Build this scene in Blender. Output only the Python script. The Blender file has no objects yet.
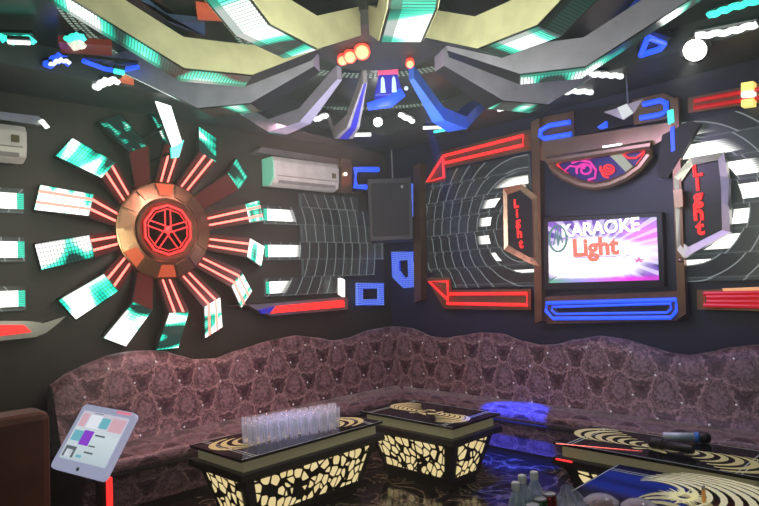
import bpy, math, random
from mathutils import Vector, Matrix
from math import sin, cos, pi, radians, sqrt, atan2
random.seed(7)
scene = bpy.context.scene
COL = scene.collection
PW, PH = 759, 506

# ------------------------------------------------------------------ camera
FPX = 615.0
YAW, PITCH, ROLL = radians(45.9), radians(2.65), radians(2.38)
EYE = Vector((0, 0, 1.5))
c_f = Vector((cos(YAW)*cos(PITCH), sin(YAW)*cos(PITCH), sin(PITCH)))
c_r0 = Vector((sin(YAW), -cos(YAW), 0))
c_u0 = c_r0.cross(c_f)
c_r = c_r0*cos(ROLL) - c_u0*sin(ROLL)
c_u = c_r0*sin(ROLL) + c_u0*cos(ROLL)
cam = bpy.data.cameras.new('camera')
cam.sensor_width = 36
cam.lens = FPX/PW*36
cam_o = bpy.data.objects.new('camera', cam)
COL.objects.link(cam_o)
M = Matrix((c_r, c_u, -c_f)).transposed().to_4x4()
M.translation = EYE
cam_o.matrix_world = M
scene.camera = cam_o

def ray(px, py):
    return c_f + c_r*((px-PW/2)/FPX) - c_u*((py-PH/2)/FPX)
def Lw(px, py, d=0.0):          # survey point on the left wall (plane y = 5 - d)
    r = ray(px, py); return EYE + r*((5-d)/r.y)
def Rw(px, py, d=0.0):          # survey point on the right wall (plane x = 5 - d)
    r = ray(px, py); return EYE + r*((5-d)/r.x)
def Fz(px, py, z):              # survey point at a height
    r = ray(px, py); return EYE + r*((z-EYE.z)/r.z)

# ------------------------------------------------------------------ node helpers
class NT:
    def __init__(s, name):
        s.m = bpy.data.materials.new(name); s.m.use_nodes = True
        s.t = s.m.node_tree; s.t.nodes.clear()
        s.out = s.t.nodes.new('ShaderNodeOutputMaterial')
    def n(s, typ, **kw):
        nd = s.t.nodes.new(typ)
        for k, v in kw.items(): setattr(nd, k, v)
        return nd
    def l(s, a, b): s.t.links.new(a, b)
    def setin(s, sock, v):
        if hasattr(v, 'is_output') or isinstance(v, bpy.types.NodeSocket): s.l(v, sock)
        else: sock.default_value = v
    def math(s, op, a, b=0.0, c=0.0, clamp=False):
        nd = s.n('ShaderNodeMath', operation=op); nd.use_clamp = clamp
        s.setin(nd.inputs[0], a); s.setin(nd.inputs[1], b)
        s.setin(nd.inputs[2], c)
        return nd.outputs[0]
    def smooth(s, x, lo, hi):
        nd = s.n('ShaderNodeMapRange', interpolation_type='SMOOTHSTEP')
        s.setin(nd.inputs[0], x); nd.inputs[1].default_value = lo; nd.inputs[2].default_value = hi
        return nd.outputs[0]
    def uv(s):
        u = s.n('ShaderNodeUVMap'); sp = s.n('ShaderNodeSeparateXYZ'); s.l(u.outputs[0], sp.inputs[0])
        return u.outputs[0], sp.outputs[0], sp.outputs[1]
    def comb(s, x, y, z=0.0):
        c = s.n('ShaderNodeCombineXYZ'); s.setin(c.inputs[0], x); s.setin(c.inputs[1], y); s.setin(c.inputs[2], z)
        return c.outputs[0]
    def ramp(s, fac, stops, interp='LINEAR'):
        r = s.n('ShaderNodeValToRGB'); e = r.color_ramp.elements; r.color_ramp.interpolation = interp
        while len(e) < len(stops): e.new(0.5)
        for el, (p, c) in zip(e, stops):
            el.position = p; el.color = (*c, 1)
        s.setin(r.inputs[0], fac); return r.outputs[0]
    def mix(s, fac, a, b, blend='MIX'):
        m = s.n('ShaderNodeMix', data_type='RGBA', blend_type=blend)
        s.setin(m.inputs[0], fac)
        for i, v in ((6, a), (7, b)):
            if isinstance(v, tuple): m.inputs[i].default_value = (*v, 1)
            else: s.l(v, m.inputs[i])
        return m.outputs[2]
    def bsdf(s, col=(.5, .5, .5), rough=.5, metal=0.0, emis=None, es=1.0, spec=.5, alpha=None, coat=0.0):
        b = s.n('ShaderNodeBsdfPrincipled')
        def c(sock, v):
            if isinstance(v, tuple): sock.default_value = (*v, 1)
            else: s.setin(sock, v)
        c(b.inputs['Base Color'], col); s.setin(b.inputs['Roughness'], rough); s.setin(b.inputs['Metallic'], metal)
        b.inputs['Specular IOR Level'].default_value = spec
        b.inputs['Coat Weight'].default_value = coat
        b.inputs['Coat Roughness'].default_value = .05
        if emis is not None:
            c(b.inputs['Emission Color'], emis); s.setin(b.inputs['Emission Strength'], es)
        if alpha is not None: s.setin(b.inputs['Alpha'], alpha)
        s.l(b.outputs[0], s.out.inputs[0]); return b

def simple(name, col, rough=.5, metal=0.0, emis=None, es=1.0, spec=.5, coat=0.0, vary=.12, vscale=9.0):
    m = NT(name)
    if emis is None and vary:
        tc = m.n('ShaderNodeTexCoord'); nz = m.n('ShaderNodeTexNoise'); nz.inputs['Scale'].default_value = vscale
        nz.inputs['Detail'].default_value = 3
        m.l(tc.outputs['Object'], nz.inputs['Vector'])
        lo = tuple(max(0, c*(1-vary)) for c in col); hi = tuple(min(1, c*(1+vary)) for c in col)
        c = m.ramp(nz.outputs[0], [(.3, lo), (.7, hi)])
        m.bsdf(c, rough, metal, None, 1, spec, None, coat)
    else:
        m.bsdf(col, rough, metal, emis, es, spec, None, coat)
    return m.m

# ------------------------------------------------------------------ materials
K = {}
K['black'] = simple('black_lacquer', (.012, .012, .013), .35)
K['black_gloss'] = simple('black_gloss', (.006, .006, .008), .08)
K['black_matte'] = simple('black_matte', (.02, .021, .022), .6)
K['wall_left'] = simple('wall_olive_haze_cast', (.026, .030, .023), .5)  # near-black wall; olive cast of the haze put into the colour
K['wall_right'] = simple('wall_blue_light_cast', (.020, .025, .05), .5)  # near-black wall; bluish cast of the light put into the colour
K['ceiling'] = simple('ceiling_dark_film', (.03, .037, .032), .3)
K['soffit'] = simple('soffit_paint', (.055, .06, .062), .5)
K['gold'] = simple('rose_gold_mirror', (.46, .31, .20), .27, .8)
K['hub_gold'] = simple('hub_gold', (.36, .21, .12), .22, .9)
K['facet_red_reflection'] = simple('facet_red_reflection', (.5, .12, .05), .25, .5, emis=(.8, .12, .05), es=.35)
K['gold_dark'] = simple('dark_bronze', (.26, .16, .10), .32, .8)
K['chrome'] = simple('brushed_steel', (.42, .43, .42), .3, .85)
K['silver'] = simple('silver_frame', (.50, .48, .46), .35, .6)
K['arm_gold'] = simple('champagne_panel', (.56, .53, .36), .5, .15)
K['arm_lilac'] = simple('grey_lilac_panel', (.36, .34, .47), .5, .1)
K['arm_pearl'] = simple('pearl_panel', (.36, .34, .38), .45, .1)
K['arm_blue_lit'] = simple('blue_lit_panel', (.05, .16, .75), .45, .0)  # blue light on this arm put into its base colour
K['white_plastic'] = simple('white_plastic', (.62, .63, .60), .4)
K['grey_plastic'] = simple('grey_plastic', (.25, .25, .24), .5)
K['plate_red'] = simple('red_lens', (.8, .05, .03), .3, emis=(1, .10, .04), es=1.2)
K['red'] = simple('red_neon', (.6, .02, .02), .4, emis=(1, .035, .03), es=1.15)
K['red_hot'] = simple('hot_red_neon', (.6, .02, .02), .4, emis=(1, .17, .13), es=3.6)
K['red_deep'] = simple('deep_red_acrylic', (.4, .01, .01), .3, emis=(.8, .01, .02), es=.45)
K['magenta'] = simple('magenta_neon', (.5, .02, .2), .4, emis=(.75, .05, .38), es=.8)
K['blue'] = simple('blue_neon', (.02, .05, .6), .4, emis=(.02, .10, 1), es=1.25)
K['blue_deep'] = simple('deep_blue_neon', (.02, .02, .3), .4, emis=(.03, .03, .55), es=.5)
K['white_dim'] = simple('dim_white_light', (1, .9, .8), .4, emis=(.8, .7, .6), es=.8)
K['cyan'] = simple('cyan_light', (.1, .6, .6), .4, emis=(.05, .9, .65), es=1.2)
K['white_light'] = simple('white_light', (1, 1, 1), .4, emis=(1, 1, .96), es=4.0)
K['white_soft'] = simple('soft_white_light', (1, 1, 1), .4, emis=(.95, 1, .95), es=1.3)
K['lamp_bright'] = simple('lamp_bright', (1, 1, 1), .4, emis=(1, .98, .93), es=16)
K['red_lamp'] = simple('red_lamp', (1, .2, .1), .4, emis=(1, .25, .12), es=3)
K['red_glow'] = simple('red_lamp_rim', (1, .1, .05), .4, emis=(1, .05, .03), es=1.4)
K['yellow_light'] = simple('yellow_light', (1, .8, .2), .4, emis=(1, .75, .2), es=1.1)
K['crystal'] = simple('crystal', (.8, .8, .85), .08, .6, emis=(.9, .85, .9), es=.22)  # faint emission stands for the studs' sparkle
K['slab'] = simple('cream_acrylic_edge', (.30, .29, .17), .4, emis=(.42, .38, .22), es=.17)
K['feather'] = simple('printed_feather', (.55, .53, .23), .5, emis=(.55, .52, .22), es=.12)
K['feather_bright'] = simple('bright_feather', (.6, .58, .36), .5, emis=(.62, .60, .38), es=.45)
K['feather_pink'] = simple('printed_salmon', (.62, .33, .22), .5, emis=(.6, .28, .18), es=.2)
K['glass_edge'] = simple('etched_line', (.35, .42, .38), .3, emis=(.3, .38, .34), es=.12)
K['brown'] = simple('brown_leather', (.13, .040, .018), .45, vary=.25)
K['speaker'] = simple('speaker_black', (.022, .030, .033), .6)
K['bottle_cap'] = simple('cap_white', (.75, .77, .76), .4)
K['can_green'] = simple('can_green', (.03, .14, .05), .3, .4)
K['can_red'] = simple('can_red', (.30, .02, .03), .3, .4)
K['can_top'] = simple('can_top', (.62, .64, .66), .35, .5)
K['mic_silver'] = simple('mic_silver_blue', (.50, .60, .72), .35, .1)
K['mic_blue'] = simple('mic_blue', (.04, .18, .60), .35)
K['mic_black'] = simple('mic_black', (.012, .012, .014), .5)
K['snack'] = simple('snack_brown', (.35, .15, .10), .6, vary=.5, vscale=60)
K['bowl'] = simple('bowl_white', (.7, .62, .62), .3)
K['tab_white'] = simple('tablet_bezel', (.62, .64, .78), .35, emis=(.6, .62, .9), es=.42)
K['amber'] = simple('amber', (.6, .25, .05), .3, emis=(.9, .4, .1), es=.2)

def glassy(name, tint, a, rough=.08, emis=0.0):
    m = NT(name)
    g = m.n('ShaderNodeBsdfPrincipled'); g.inputs['Base Color'].default_value = (*tint, 1); g.inputs['Roughness'].default_value = rough
    g.inputs['Emission Color'].default_value = (*tint, 1); g.inputs['Emission Strength'].default_value = emis
    lw = m.n('ShaderNodeLayerWeight'); lw.inputs[0].default_value = .35
    f = m.math('ADD', m.math('MULTIPLY', lw.outputs['Facing'], .55), a, clamp=True)
    t = m.n('ShaderNodeBsdfTransparent'); x = m.n('ShaderNodeMixShader')
    m.l(f, x.inputs[0]); m.l(t.outputs[0], x.inputs[1]); m.l(g.outputs[0], x.inputs[2]); m.l(x.outputs[0], m.out.inputs[0])
    return m.m
K['tumbler'] = glassy('tumbler_glass', (.74, .78, .92), .10, emis=.07)  # slight emission added so the glasses look brighter
K['bottle'] = glassy('bottle_plastic', (.48, .58, .66), .35, .2, .03)
K['wrap'] = glassy('plastic_wrap', (.55, .58, .72), .25, .15)

def fabric():
    m = NT('damask_fabric'); uv, u, v = m.uv()
    nz = m.n('ShaderNodeTexNoise'); nz.inputs['Scale'].default_value = 40; nz.inputs['Detail'].default_value = 2
    m.l(uv, nz.inputs['Vector'])
    nz2 = m.n('ShaderNodeTexNoise'); nz2.inputs['Scale'].default_value = 11; nz2.inputs['Detail'].default_value = 1
    m.l(uv, nz2.inputs['Vector'])
    du = m.math('MULTIPLY', m.math('SUBTRACT', nz2.outputs[0], .5), .03)
    u2 = m.math('ADD', u, du)
    a = m.math('MULTIPLY', u2, 2*pi/.36); b = m.math('MULTIPLY', v, 2*pi/.40)
    sb = m.math('MULTIPLY', m.math('SINE', b), .75)
    ab = lambda op, x: m.math('ABSOLUTE', m.math(op, m.math('MULTIPLY', x, .5)))
    f = m.math('MULTIPLY', m.math('POWER', ab('COSINE', a), m.math('ADD', sb, 1.1)), ab('COSINE', b))
    g = m.math('MULTIPLY', m.math('POWER', ab('SINE', a), m.math('SUBTRACT', 1.1, sb)), ab('SINE', b))
    med = m.math('MAXIMUM', f, g)                       # 1 at each medallion centre, dips between
    # scalloped contour
    lobes = m.math('MULTIPLY', m.math('MULTIPLY', m.math('COSINE', m.math('MULTIPLY', a, 5)), m.math('COSINE', m.math('MULTIPLY', b, 5))), .055)
    nn = m.math('MULTIPLY', m.math('SUBTRACT', nz.outputs[0], .5), .36)
    e = m.math('ADD', m.math('ADD', med, lobes), nn)
    col = m.ramp(e, [(.20, (.028, .007, .013)), (.31, (.12, .068, .075)), (.39, (.028, .007, .013)), (.50, (.19, .125, .13)), (.60, (.32, .23, .225)), (.655, (.032, .009, .015)),
                     (.72, (.25, .17, .17)), (.78, (.05, .016, .025)), (.85, (.15, .10, .112)), (.95, (.20, .14, .15))])
    fine = m.ramp(nz.outputs[0], [(.40, (.58, .55, .56)), (.60, (1.02, .98, 1.0))])
    col = m.mix(1.0, col, fine, 'MULTIPLY')
    bp = m.n('ShaderNodeBump'); bp.inputs['Strength'].default_value = .35; bp.inputs['Distance'].default_value = .01
    m.l(e, bp.inputs['Height'])
    b_ = m.bsdf(col, .42, 0.0, spec=.35); m.l(bp.outputs[0], b_.inputs['Normal'])
    b_.inputs['Sheen Weight'].default_value = .3
    return m.m
K['fabric'] = fabric()

def voro():
    m = NT('cutout_lamp_panel'); uv, u, v = m.uv()
    v1 = m.n('ShaderNodeTexVoronoi', feature='F1'); v2 = m.n('ShaderNodeTexVoronoi', feature='DISTANCE_TO_EDGE')
    mp = m.n('ShaderNodeMapping'); mp.inputs['Rotation'].default_value = (0, 0, .35); mp.inputs['Scale'].default_value = (1.25, .85, 1)
    oi = m.n('ShaderNodeObjectInfo')
    m.l(uv, mp.inputs[0]); m.l(m.comb(m.math('MULTIPLY', oi.outputs['Random'], 20), 3.1, 0), mp.inputs['Location'])
    for q in (v1, v2):
        q.inputs['Scale'].default_value = 15.5; q.inputs['Randomness'].default_value = .62; m.l(mp.outputs[0], q.inputs['Vector'])
    k = m.smooth(m.math('SUBTRACT', v2.outputs['Distance'], m.math('MULTIPLY', v1.outputs['Distance'], .15)), .010, .034)
    nz = m.n('ShaderNodeTexNoise'); nz.inputs['Scale'].default_value = 5; m.l(uv, nz.inputs['Vector'])
    ec = m.ramp(nz.outputs[0], [(.3, (.78, .60, .27)), (.7, (.84, .70, .36))])
    b = m.bsdf((.006, .006, .006), .4, 0, ec, k)
    return m.m
K['voro'] = voro()

def floor_mat():
    m = NT('black_marble'); tc = m.n('ShaderNodeTexCoord')
    nz = m.n('ShaderNodeTexNoise'); nz.inputs['Scale'].default_value = 3.2; nz.inputs['Detail'].default_value = 6; nz.inputs['Distortion'].default_value = 1.4
    m.l(tc.outputs['Object'], nz.inputs['Vector'])
    d = m.math('ABSOLUTE', m.math('SUBTRACT', nz.outputs[0], .5))
    c = m.ramp(d, [(0, (.16, .14, .09)), (.02, (.06, .05, .035)), (.06, (.012, .011, .010)), (1, (.006, .006, .006))])
    m.bsdf(c, .12); return m.m
K['floor'] = floor_mat()

def led_mat(name, white=.5, dark=.36, strength=3.0, nu=2.2, nv=1.6, dots=26, rows=9, gap=.35, tint=(1, 1, .95), soft=.04):
    """LED pixel screen: soft-edged white, green and unlit patches under a fine pixel grid"""
    m = NT(name); uv, u, v = m.uv(); oi = m.n('ShaderNodeObjectInfo')
    nz = m.n('ShaderNodeTexNoise', noise_dimensions='3D'); nz.inputs['Scale'].default_value = 1.0; nz.inputs['Detail'].default_value = 0.0
    m.l(m.comb(m.math('MULTIPLY', u, nu), m.math('MULTIPLY', v, nv), m.math('MULTIPLY', oi.outputs['Random'], 91)), nz.inputs['Vector'])
    col = m.ramp(nz.outputs[0], [(dark-soft, (.008, .03, .025)), (dark+.01, (.0, .42, .28)), (white-.03, (.08, .75, .50)), (white+soft, tint)])
    fu = m.math('FRACT', m.math('MULTIPLY', u, dots)); fv = m.math('FRACT', m.math('MULTIPLY', v, rows))
    du = m.math('GREATER_THAN', fu, .34); dv = m.math('GREATER_THAN', fv, .25)
    k = m.math('ADD', m.math('MULTIPLY', m.math('MULTIPLY', du, dv), strength*(1-gap)), strength*gap)
    m.bsdf((.01, .01, .01), .25, 0, col, k); return m.m
K['led'] = led_mat('led_pixels', .52, .41, 2.6, 3.4, .55, 16, 6, .25)
K['led_white'] = led_mat('led_pixels_white', .47, .38, 3.0, 3.0, .5, 16, 6, .35)
K['led_blade_m'] = simple('blade_white', (1, 1, 1), .4, emis=(.9, 1, .95), es=1.6)
K['led_green'] = led_mat('led_pixels_green', .60, .44, 2.0, 3.4, .55, 16, 6, .25)
K['led_dim'] = led_mat('led_pixels_dim', .74, .60, 1.3, 4, 3, 14, 5, .2)
K['led_ceiling'] = led_mat('led_ceiling_strip', .53, .40, 2.0, 4.5, .25, 70, 1, .3, (.88, 1, .93), .03)
K['led_ceiling_dim'] = led_mat('led_ceiling_strip_dim', .60, .52, 1.5, 6.0, .3, 60, 1, .3, (.9, 1, .95), .03)
m_ = NT('red_lit_panel'); m_.bsdf((.03, .012, .012), .3, 0, (.55, .03, .02), .10); K['red_lit'] = m_.m  # red glow of the light lines painted into the panel

def tile_mat(name, r0, r1, base, green_u=None, keep=0.0, line_gap=.115, ins=(.16, .82)):
    """rows of dark LED tiles crossed by concentric light lines; tiles between radius r0 and r1 glow"""
    m = NT(name); uv, u, v = m.uv()
    r = m.math('SQRT', m.math('ADD', m.math('MULTIPLY', u, u), m.math('MULTIPLY', v, v)))
    rowf = m.math('DIVIDE', m.math('ADD', v, 13*.175), .175); row = m.math('FLOOR', rowf)
    jit = m.n('ShaderNodeTexWhiteNoise', noise_dimensions='1D'); m.l(row, jit.inputs['W'])
    rj = m.math('ADD', r, m.math('MULTIPLY', jit.outputs['Value'], .05))
    fr = m.math('FRACT', m.math('MULTIPLY', rj, 1/line_gap)); arc = m.math('LESS_THAN', fr, .07)
    ed = m.math('FRACT', rowf); rowline = m.math('LESS_THAN', ed, .06)
    cell = m.math('FLOOR', m.math('MULTIPLY', rj, .5/line_gap))
    wn = m.n('ShaderNodeTexWhiteNoise', noise_dimensions='2D'); m.l(m.comb(cell, row), wn.inputs[0])
    par = m.math('LESS_THAN', m.math('ABSOLUTE', m.math('MODULO', row, 2)), .5) if green_u else m.math('GREATER_THAN', wn.outputs['Value'], keep)
    lit = m.math('MULTIPLY', m.math('MULTIPLY', m.smooth(rj, r1, r1-.10), m.math('GREATER_THAN', rj, r0)), par)
    fine = m.math('GREATER_THAN', m.math('FRACT', m.math('MULTIPLY', v, 70)), .3)
    basec = m.ramp(wn.outputs['Value'], [(0, tuple(c*.3 for c in base)), (1, tuple(c*1.3 for c in base))])
    line = m.math('MAXIMUM', arc, m.math('MULTIPLY', rowline, .32))
    inset = m.math('MULTIPLY', m.math('GREATER_THAN', ed, ins[0]), m.math('LESS_THAN', ed, ins[1]))
    lit = m.math('MULTIPLY', lit, inset)
    ec = m.mix(lit, m.mix(line, basec, (.40, .46, .46)), (1, 1, .93))
    if green_u:
        ec = m.mix(m.math('MULTIPLY', m.math('LESS_THAN', u, green_u), lit), ec, (.01, .42, .28))
    es = m.math('ADD', m.math('ADD', .30, m.math('MULTIPLY', line, .30)), m.math('MULTIPLY', m.math('MULTIPLY', lit, m.math('ADD', m.math('MULTIPLY', fine, .7), .3)), 1.8))
    m.bsdf((.02, .025, .026), .3, 0, ec, es); return m.m

def dots_mat():
    m = NT('led_dot_mesh'); uv, u, v = m.uv()
    fu = m.math('FRACT', m.math('MULTIPLY', u, 30)); fv = m.math('FRACT', m.math('MULTIPLY', v, 3))
    k = m.math('MULTIPLY', m.math('GREATER_THAN', fu, .45), m.math('GREATER_THAN', fv, .35))
    m.bsdf((.02, .025, .022), .4, 0, (.45, .62, .5), m.math('MULTIPLY', k, .7)); return m.m
K['dots'] = dots_mat()

def blue_dots():
    m = NT('blue_led_dots'); uv, u, v = m.uv()
    fu = m.math('FRACT', m.math('MULTIPLY', u, 45)); fv = m.math('FRACT', m.math('MULTIPLY', v, 45))
    k = m.math('MULTIPLY', m.math('GREATER_THAN', fu, .4), m.math('GREATER_THAN', fv, .4))
    m.bsdf((.01, .01, .05), .4, 0, m.mix(k, (.01, .05, .75), (.25, .42, 1)), 1.0); return m.m
K['blue_dots'] = blue_dots()

def tv_mat():
    m = NT('tv_picture'); uv, u, v = m.uv()
    def blob(cx, cy, sx, sy, lo=1.0, hi=.2):
        a = m.math('DIVIDE', m.math('SUBTRACT', u, cx), sx); b = m.math('DIVIDE', m.math('SUBTRACT', v, cy), sy)
        return m.smooth(m.math('SQRT', m.math('ADD', m.math('MULTIPLY', a, a), m.math('MULTIPLY', b, b))), lo, hi)
    nz = m.n('ShaderNodeTexNoise'); nz.inputs['Scale'].default_value = 7; nz.inputs['Detail'].default_value = 3; m.l(uv, nz.inputs['Vector'])
    base = m.ramp(nz.outputs[0], [(.35, (.05, .04, .22)), (.65, (.30, .14, .60))])
    c = m.mix(blob(.93, .72, .32, .30), base, (.62, .16, .72))
    c = m.mix(m.math('MULTIPLY', blob(.97, .45, .3, .25), .8), c, (.85, .72, 1))
    # light rays
    an = m.math('ARCTAN2', m.math('SUBTRACT', v, .5), m.math('SUBTRACT', u, .5))
    rays = m.math('GREATER_THAN', m.math('SINE', m.math('MULTIPLY', an, 26)), .35)
    c = m.mix(m.math('MULTIPLY', rays, .45), c, (.85, .8, 1))
    c = m.mix(blob(.42, .42, .58, .38, 1.0, .65), c, (1, 1, 1))
    c = m.mix(blob(.40, .20, .60, .22, 1.0, .4), c, (1, 1, 1))
    bot = m.smooth(v, .11, .03)
    c = m.mix(bot, c, m.ramp(u, [(.05, (.12, .35, .25)), (.35, (.35, .25, .75)), (.75, (.75, .05, .70)), (.95, (.5, .05, .5))]))
    m.bsdf((0, 0, 0), .2, 0, c, 1.55); return m.m
K['tv'] = tv_mat()

def tablet_mat():
    m = NT('tablet_screen'); uv, u, v = m.uv()
    c = m.ramp(v, [(0, (.46, .56, .60)), (.5, (.60, .70, .74)), (1, (.55, .52, .60))])
    m.bsdf((.02, .02, .02), .2, 0, c, 1.0); return m.m
K['screen'] = tablet_mat()
def emis(name, c, s=1.0): return simple(name, tuple(x*.3 for x in c), .5, emis=c, es=s)
K['s_teal'] = emis('screen_teal', (.15, .42, .50)); K['s_purple'] = emis('screen_purple', (.24, .05, .55))
K['s_dark'] = emis('screen_dark', (.10, .13, .14)); K['s_pink'] = emis('screen_pink', (.62, .38, .45)); K['s_white'] = emis('screen_pale', (.72, .76, .82))
K['tv_white'] = emis('tv_white', (1, 1, 1), 2.2); K['tv_orange'] = emis('tv_orange', (.80, .20, .14), 1.0)
K['tv_ink'] = emis('tv_ink', (.10, .22, .20), 1.0); K['tv_pink'] = emis('tv_pink', (.8, .2, .5), 1.0)
K['tv_lilac'] = emis('tv_lilac', (.40, .18, .62), 1.0)

# ------------------------------------------------------------------ mesh builder
class MB:
    def __init__(s): s.v = []; s.f = []; s.uv = {}
    def add(s, vs, fs, uvs=None):
        o = len(s.v); s.v += [Vector(p) for p in vs]
        for i, f in enumerate(fs):
            if uvs is not None: s.uv[len(s.f)] = uvs[i]
            s.f.append([o+k for k in f])
        return s
    def box(s, a, b, M=None):
        (x0, y0, z0), (x1, y1, z1) = a, b
        vs = [Vector(p) for p in ((x0,y0,z0),(x1,y0,z0),(x1,y1,z0),(x0,y1,z0),(x0,y0,z1),(x1,y0,z1),(x1,y1,z1),(x0,y1,z1))]
        if M is not None: vs = [M @ p for p in vs]
        return s.add(vs, [(0,3,2,1),(4,5,6,7),(0,1,5,4),(1,2,6,5),(2,3,7,6),(3,0,4,7)])
    def frust(s, bot, top):          # two quads (4 pts each)
        return s.add(list(bot)+list(top), [(0,3,2,1),(4,5,6,7),(0,1,5,4),(1,2,6,5),(2,3,7,6),(3,0,4,7)])
    def prism(s, pts, off):          # polygon extruded by a vector
        n = len(pts); off = Vector(off); a = [Vector(p) for p in pts]; b = [p+off for p in a]
        fs = [tuple(range(n)), tuple(reversed(range(n, 2*n)))]
        fs += [(i, i+n, (i+1) % n+n, (i+1) % n) for i in range(n)]
        return s.add(a+b, fs)
    def quad(s, pts, uv=((0,0),(1,0),(1,1),(0,1))):
        return s.add(pts, [(0,1,2,3)], [uv])
    def tube(s, path, r, n=8, closed=False):
        P = [Vector(p) for p in path]; m = len(P); vs = []; up = None
        for i in range(m):
            a = P[i-1] if (i > 0 or closed) else P[i]; b = P[(i+1) % m] if (i < m-1 or closed) else P[i]
            t = (b-a).normalized() if (b-a).length > 1e-9 else Vector((0,0,1))
            if up is None:
                up = Vector((0,0,1)) if abs(t.z) < .9 else Vector((1,0,0))
            x = (up - t*up.dot(t))
            x = x.normalized() if x.length > 1e-6 else t.orthogonal().normalized()
            y = t.cross(x); up = x
            rr = r[i] if isinstance(r, (list, tuple)) else r
            vs += [P[i] + x*(rr*cos(2*pi*k/n)) + y*(rr*sin(2*pi*k/n)) for k in range(n)]
        fs = []
        for i in range(m if closed else m-1):
            j = (i+1) % m
            fs += [(i*n+k, i*n+(k+1) % n, j*n+(k+1) % n, j*n+k) for k in range(n)]
        if not closed: fs += [tuple(reversed(range(n))), tuple(range((m-1)*n, m*n))]
        return s.add(vs, fs)
    def lathe(s, prof, n=24, M=None, caps=True):   # profile (r, z) around z
        M = M or Matrix.Identity(4); vs = []
        for (r, z) in prof: vs += [M @ Vector((r*cos(2*pi*k/n), r*sin(2*pi*k/n), z)) for k in range(n)]
        fs = []
        for i in range(len(prof)-1):
            fs += [(i*n+k, i*n+(k+1) % n, (i+1)*n+(k+1) % n, (i+1)*n+k) for k in range(n)]
        if caps:
            fs += [tuple(reversed(range(n))), tuple(range((len(prof)-1)*n, len(prof)*n))]
        return s.add(vs, fs)
    def grid(s, fn, nu, nv, uvf):
        vs = []; fs = []; uvs = []
        for j in range(nv+1):
            for i in range(nu+1): vs.append(fn(i/nu, j/nv))
        for j in range(nv):
            for i in range(nu):
                a = j*(nu+1)+i; fs.append((a, a+1, a+nu+2, a+nu+1))
                uvs.append([uvf(x/nu, y/nv) for x, y in ((i,j),(i+1,j),(i+1,j+1),(i,j+1))])
        return s.add(vs, fs, uvs)
    def ball(s, c, r, n=8, sq=1.0):
        prof = [(max(1e-4, r*sin(pi*i/n)), -r*sq*cos(pi*i/n)) for i in range(n+1)]
        return s.lathe(prof, n+2, Matrix.Translation(Vector(c)), caps=False)
    def text(s, body, M, size=.2, outline=None, depth=.003, bold=0.0):
        cu = bpy.data.curves.new('t', 'FONT'); cu.body = body; cu.size = size; cu.align_x = 'CENTER'; cu.align_y = 'CENTER'; cu.resolution_u = 3
        if outline: cu.fill_mode = 'NONE'; cu.bevel_depth = outline; cu.bevel_resolution = 1
        else: cu.extrude = depth; cu.offset = bold
        o = bpy.data.objects.new('t', cu); COL.objects.link(o)
        dg = bpy.context.evaluated_depsgraph_get(); dg.update()
        me = bpy.data.meshes.new_from_object(o.evaluated_get(dg))
        s.add([M @ v.co for v in me.vertices], [tuple(p.vertices) for p in me.polygons])
        bpy.data.objects.remove(o); bpy.data.curves.remove(cu); bpy.data.meshes.remove(me)
        return s
    def build(s, name, mat, parent=None, smooth=False, world=True, bevel=0.0):
        off = root_loc(parent) if (parent is not None and world) else Vector((0,0,0))
        me = bpy.data.meshes.new(name); me.from_pydata([tuple(p-off) for p in s.v], [], s.f)
        if s.uv:
            ul = me.uv_layers.new(name='UVMap')
            for p in me.polygons:
                if p.index in s.uv:
                    for li, c in zip(p.loop_indices, s.uv[p.index]): ul.data[li].uv = c
        me.validate(); me.update()
        if smooth is True:
            for p in me.polygons: p.use_smooth = True
        me.materials.append(mat)
        o = bpy.data.objects.new(name, me); COL.objects.link(o)
        if parent is not None: o.parent = parent
        if bevel:
            b = o.modifiers.new('bevel', 'BEVEL'); b.width = bevel; b.segments = 2; b.limit_method = 'ANGLE'
        return o

def root_loc(o):
    l = Vector((0,0,0))
    while o is not None: l += o.location; o = o.parent
    return l
def tag(o, label, cat, group=None):
    o['label'] = label; o['category'] = cat
    if group: o['group'] = group
    return o
def thing(name, label, cat, loc=(0,0,0), group=None):
    o = bpy.data.objects.new(name, None); COL.objects.link(o); o.location = loc; o.empty_display_size = .1
    return tag(o, label, cat, group)
def solo(name, mb, mat, label, cat, group=None, smooth=False, bevel=0.0, loc=None):
    o = mb.build(name, mat, None, smooth, bevel=bevel)
    c = Vector(loc) if loc is not None else sum((v.co for v in o.data.vertices), Vector())/len(o.data.vertices)
    for v in o.data.vertices: v.co -= c
    o.location = c
    return tag(o, label, cat, group)
def struct(name, mb, mat, **k):
    o = mb.build(name, mat, None, **k); o['kind'] = 'structure'; return o
def cp(o, parent=None):
    c = o.copy(); COL.objects.link(c); c.parent = parent
    for ch in list(o.children): cp(ch, c)
    return c
XN = Vector((1,0,0)); YN = Vector((0,1,0)); ZN = Vector((0,0,1))
def offset_poly(pts, nrm, w):    # crude inward/outward offset from the centroid
    c = sum((Vector(p) for p in pts), Vector())/len(pts)
    return [Vector(p)+(Vector(p)-c).normalized()*w for p in pts]

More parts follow.
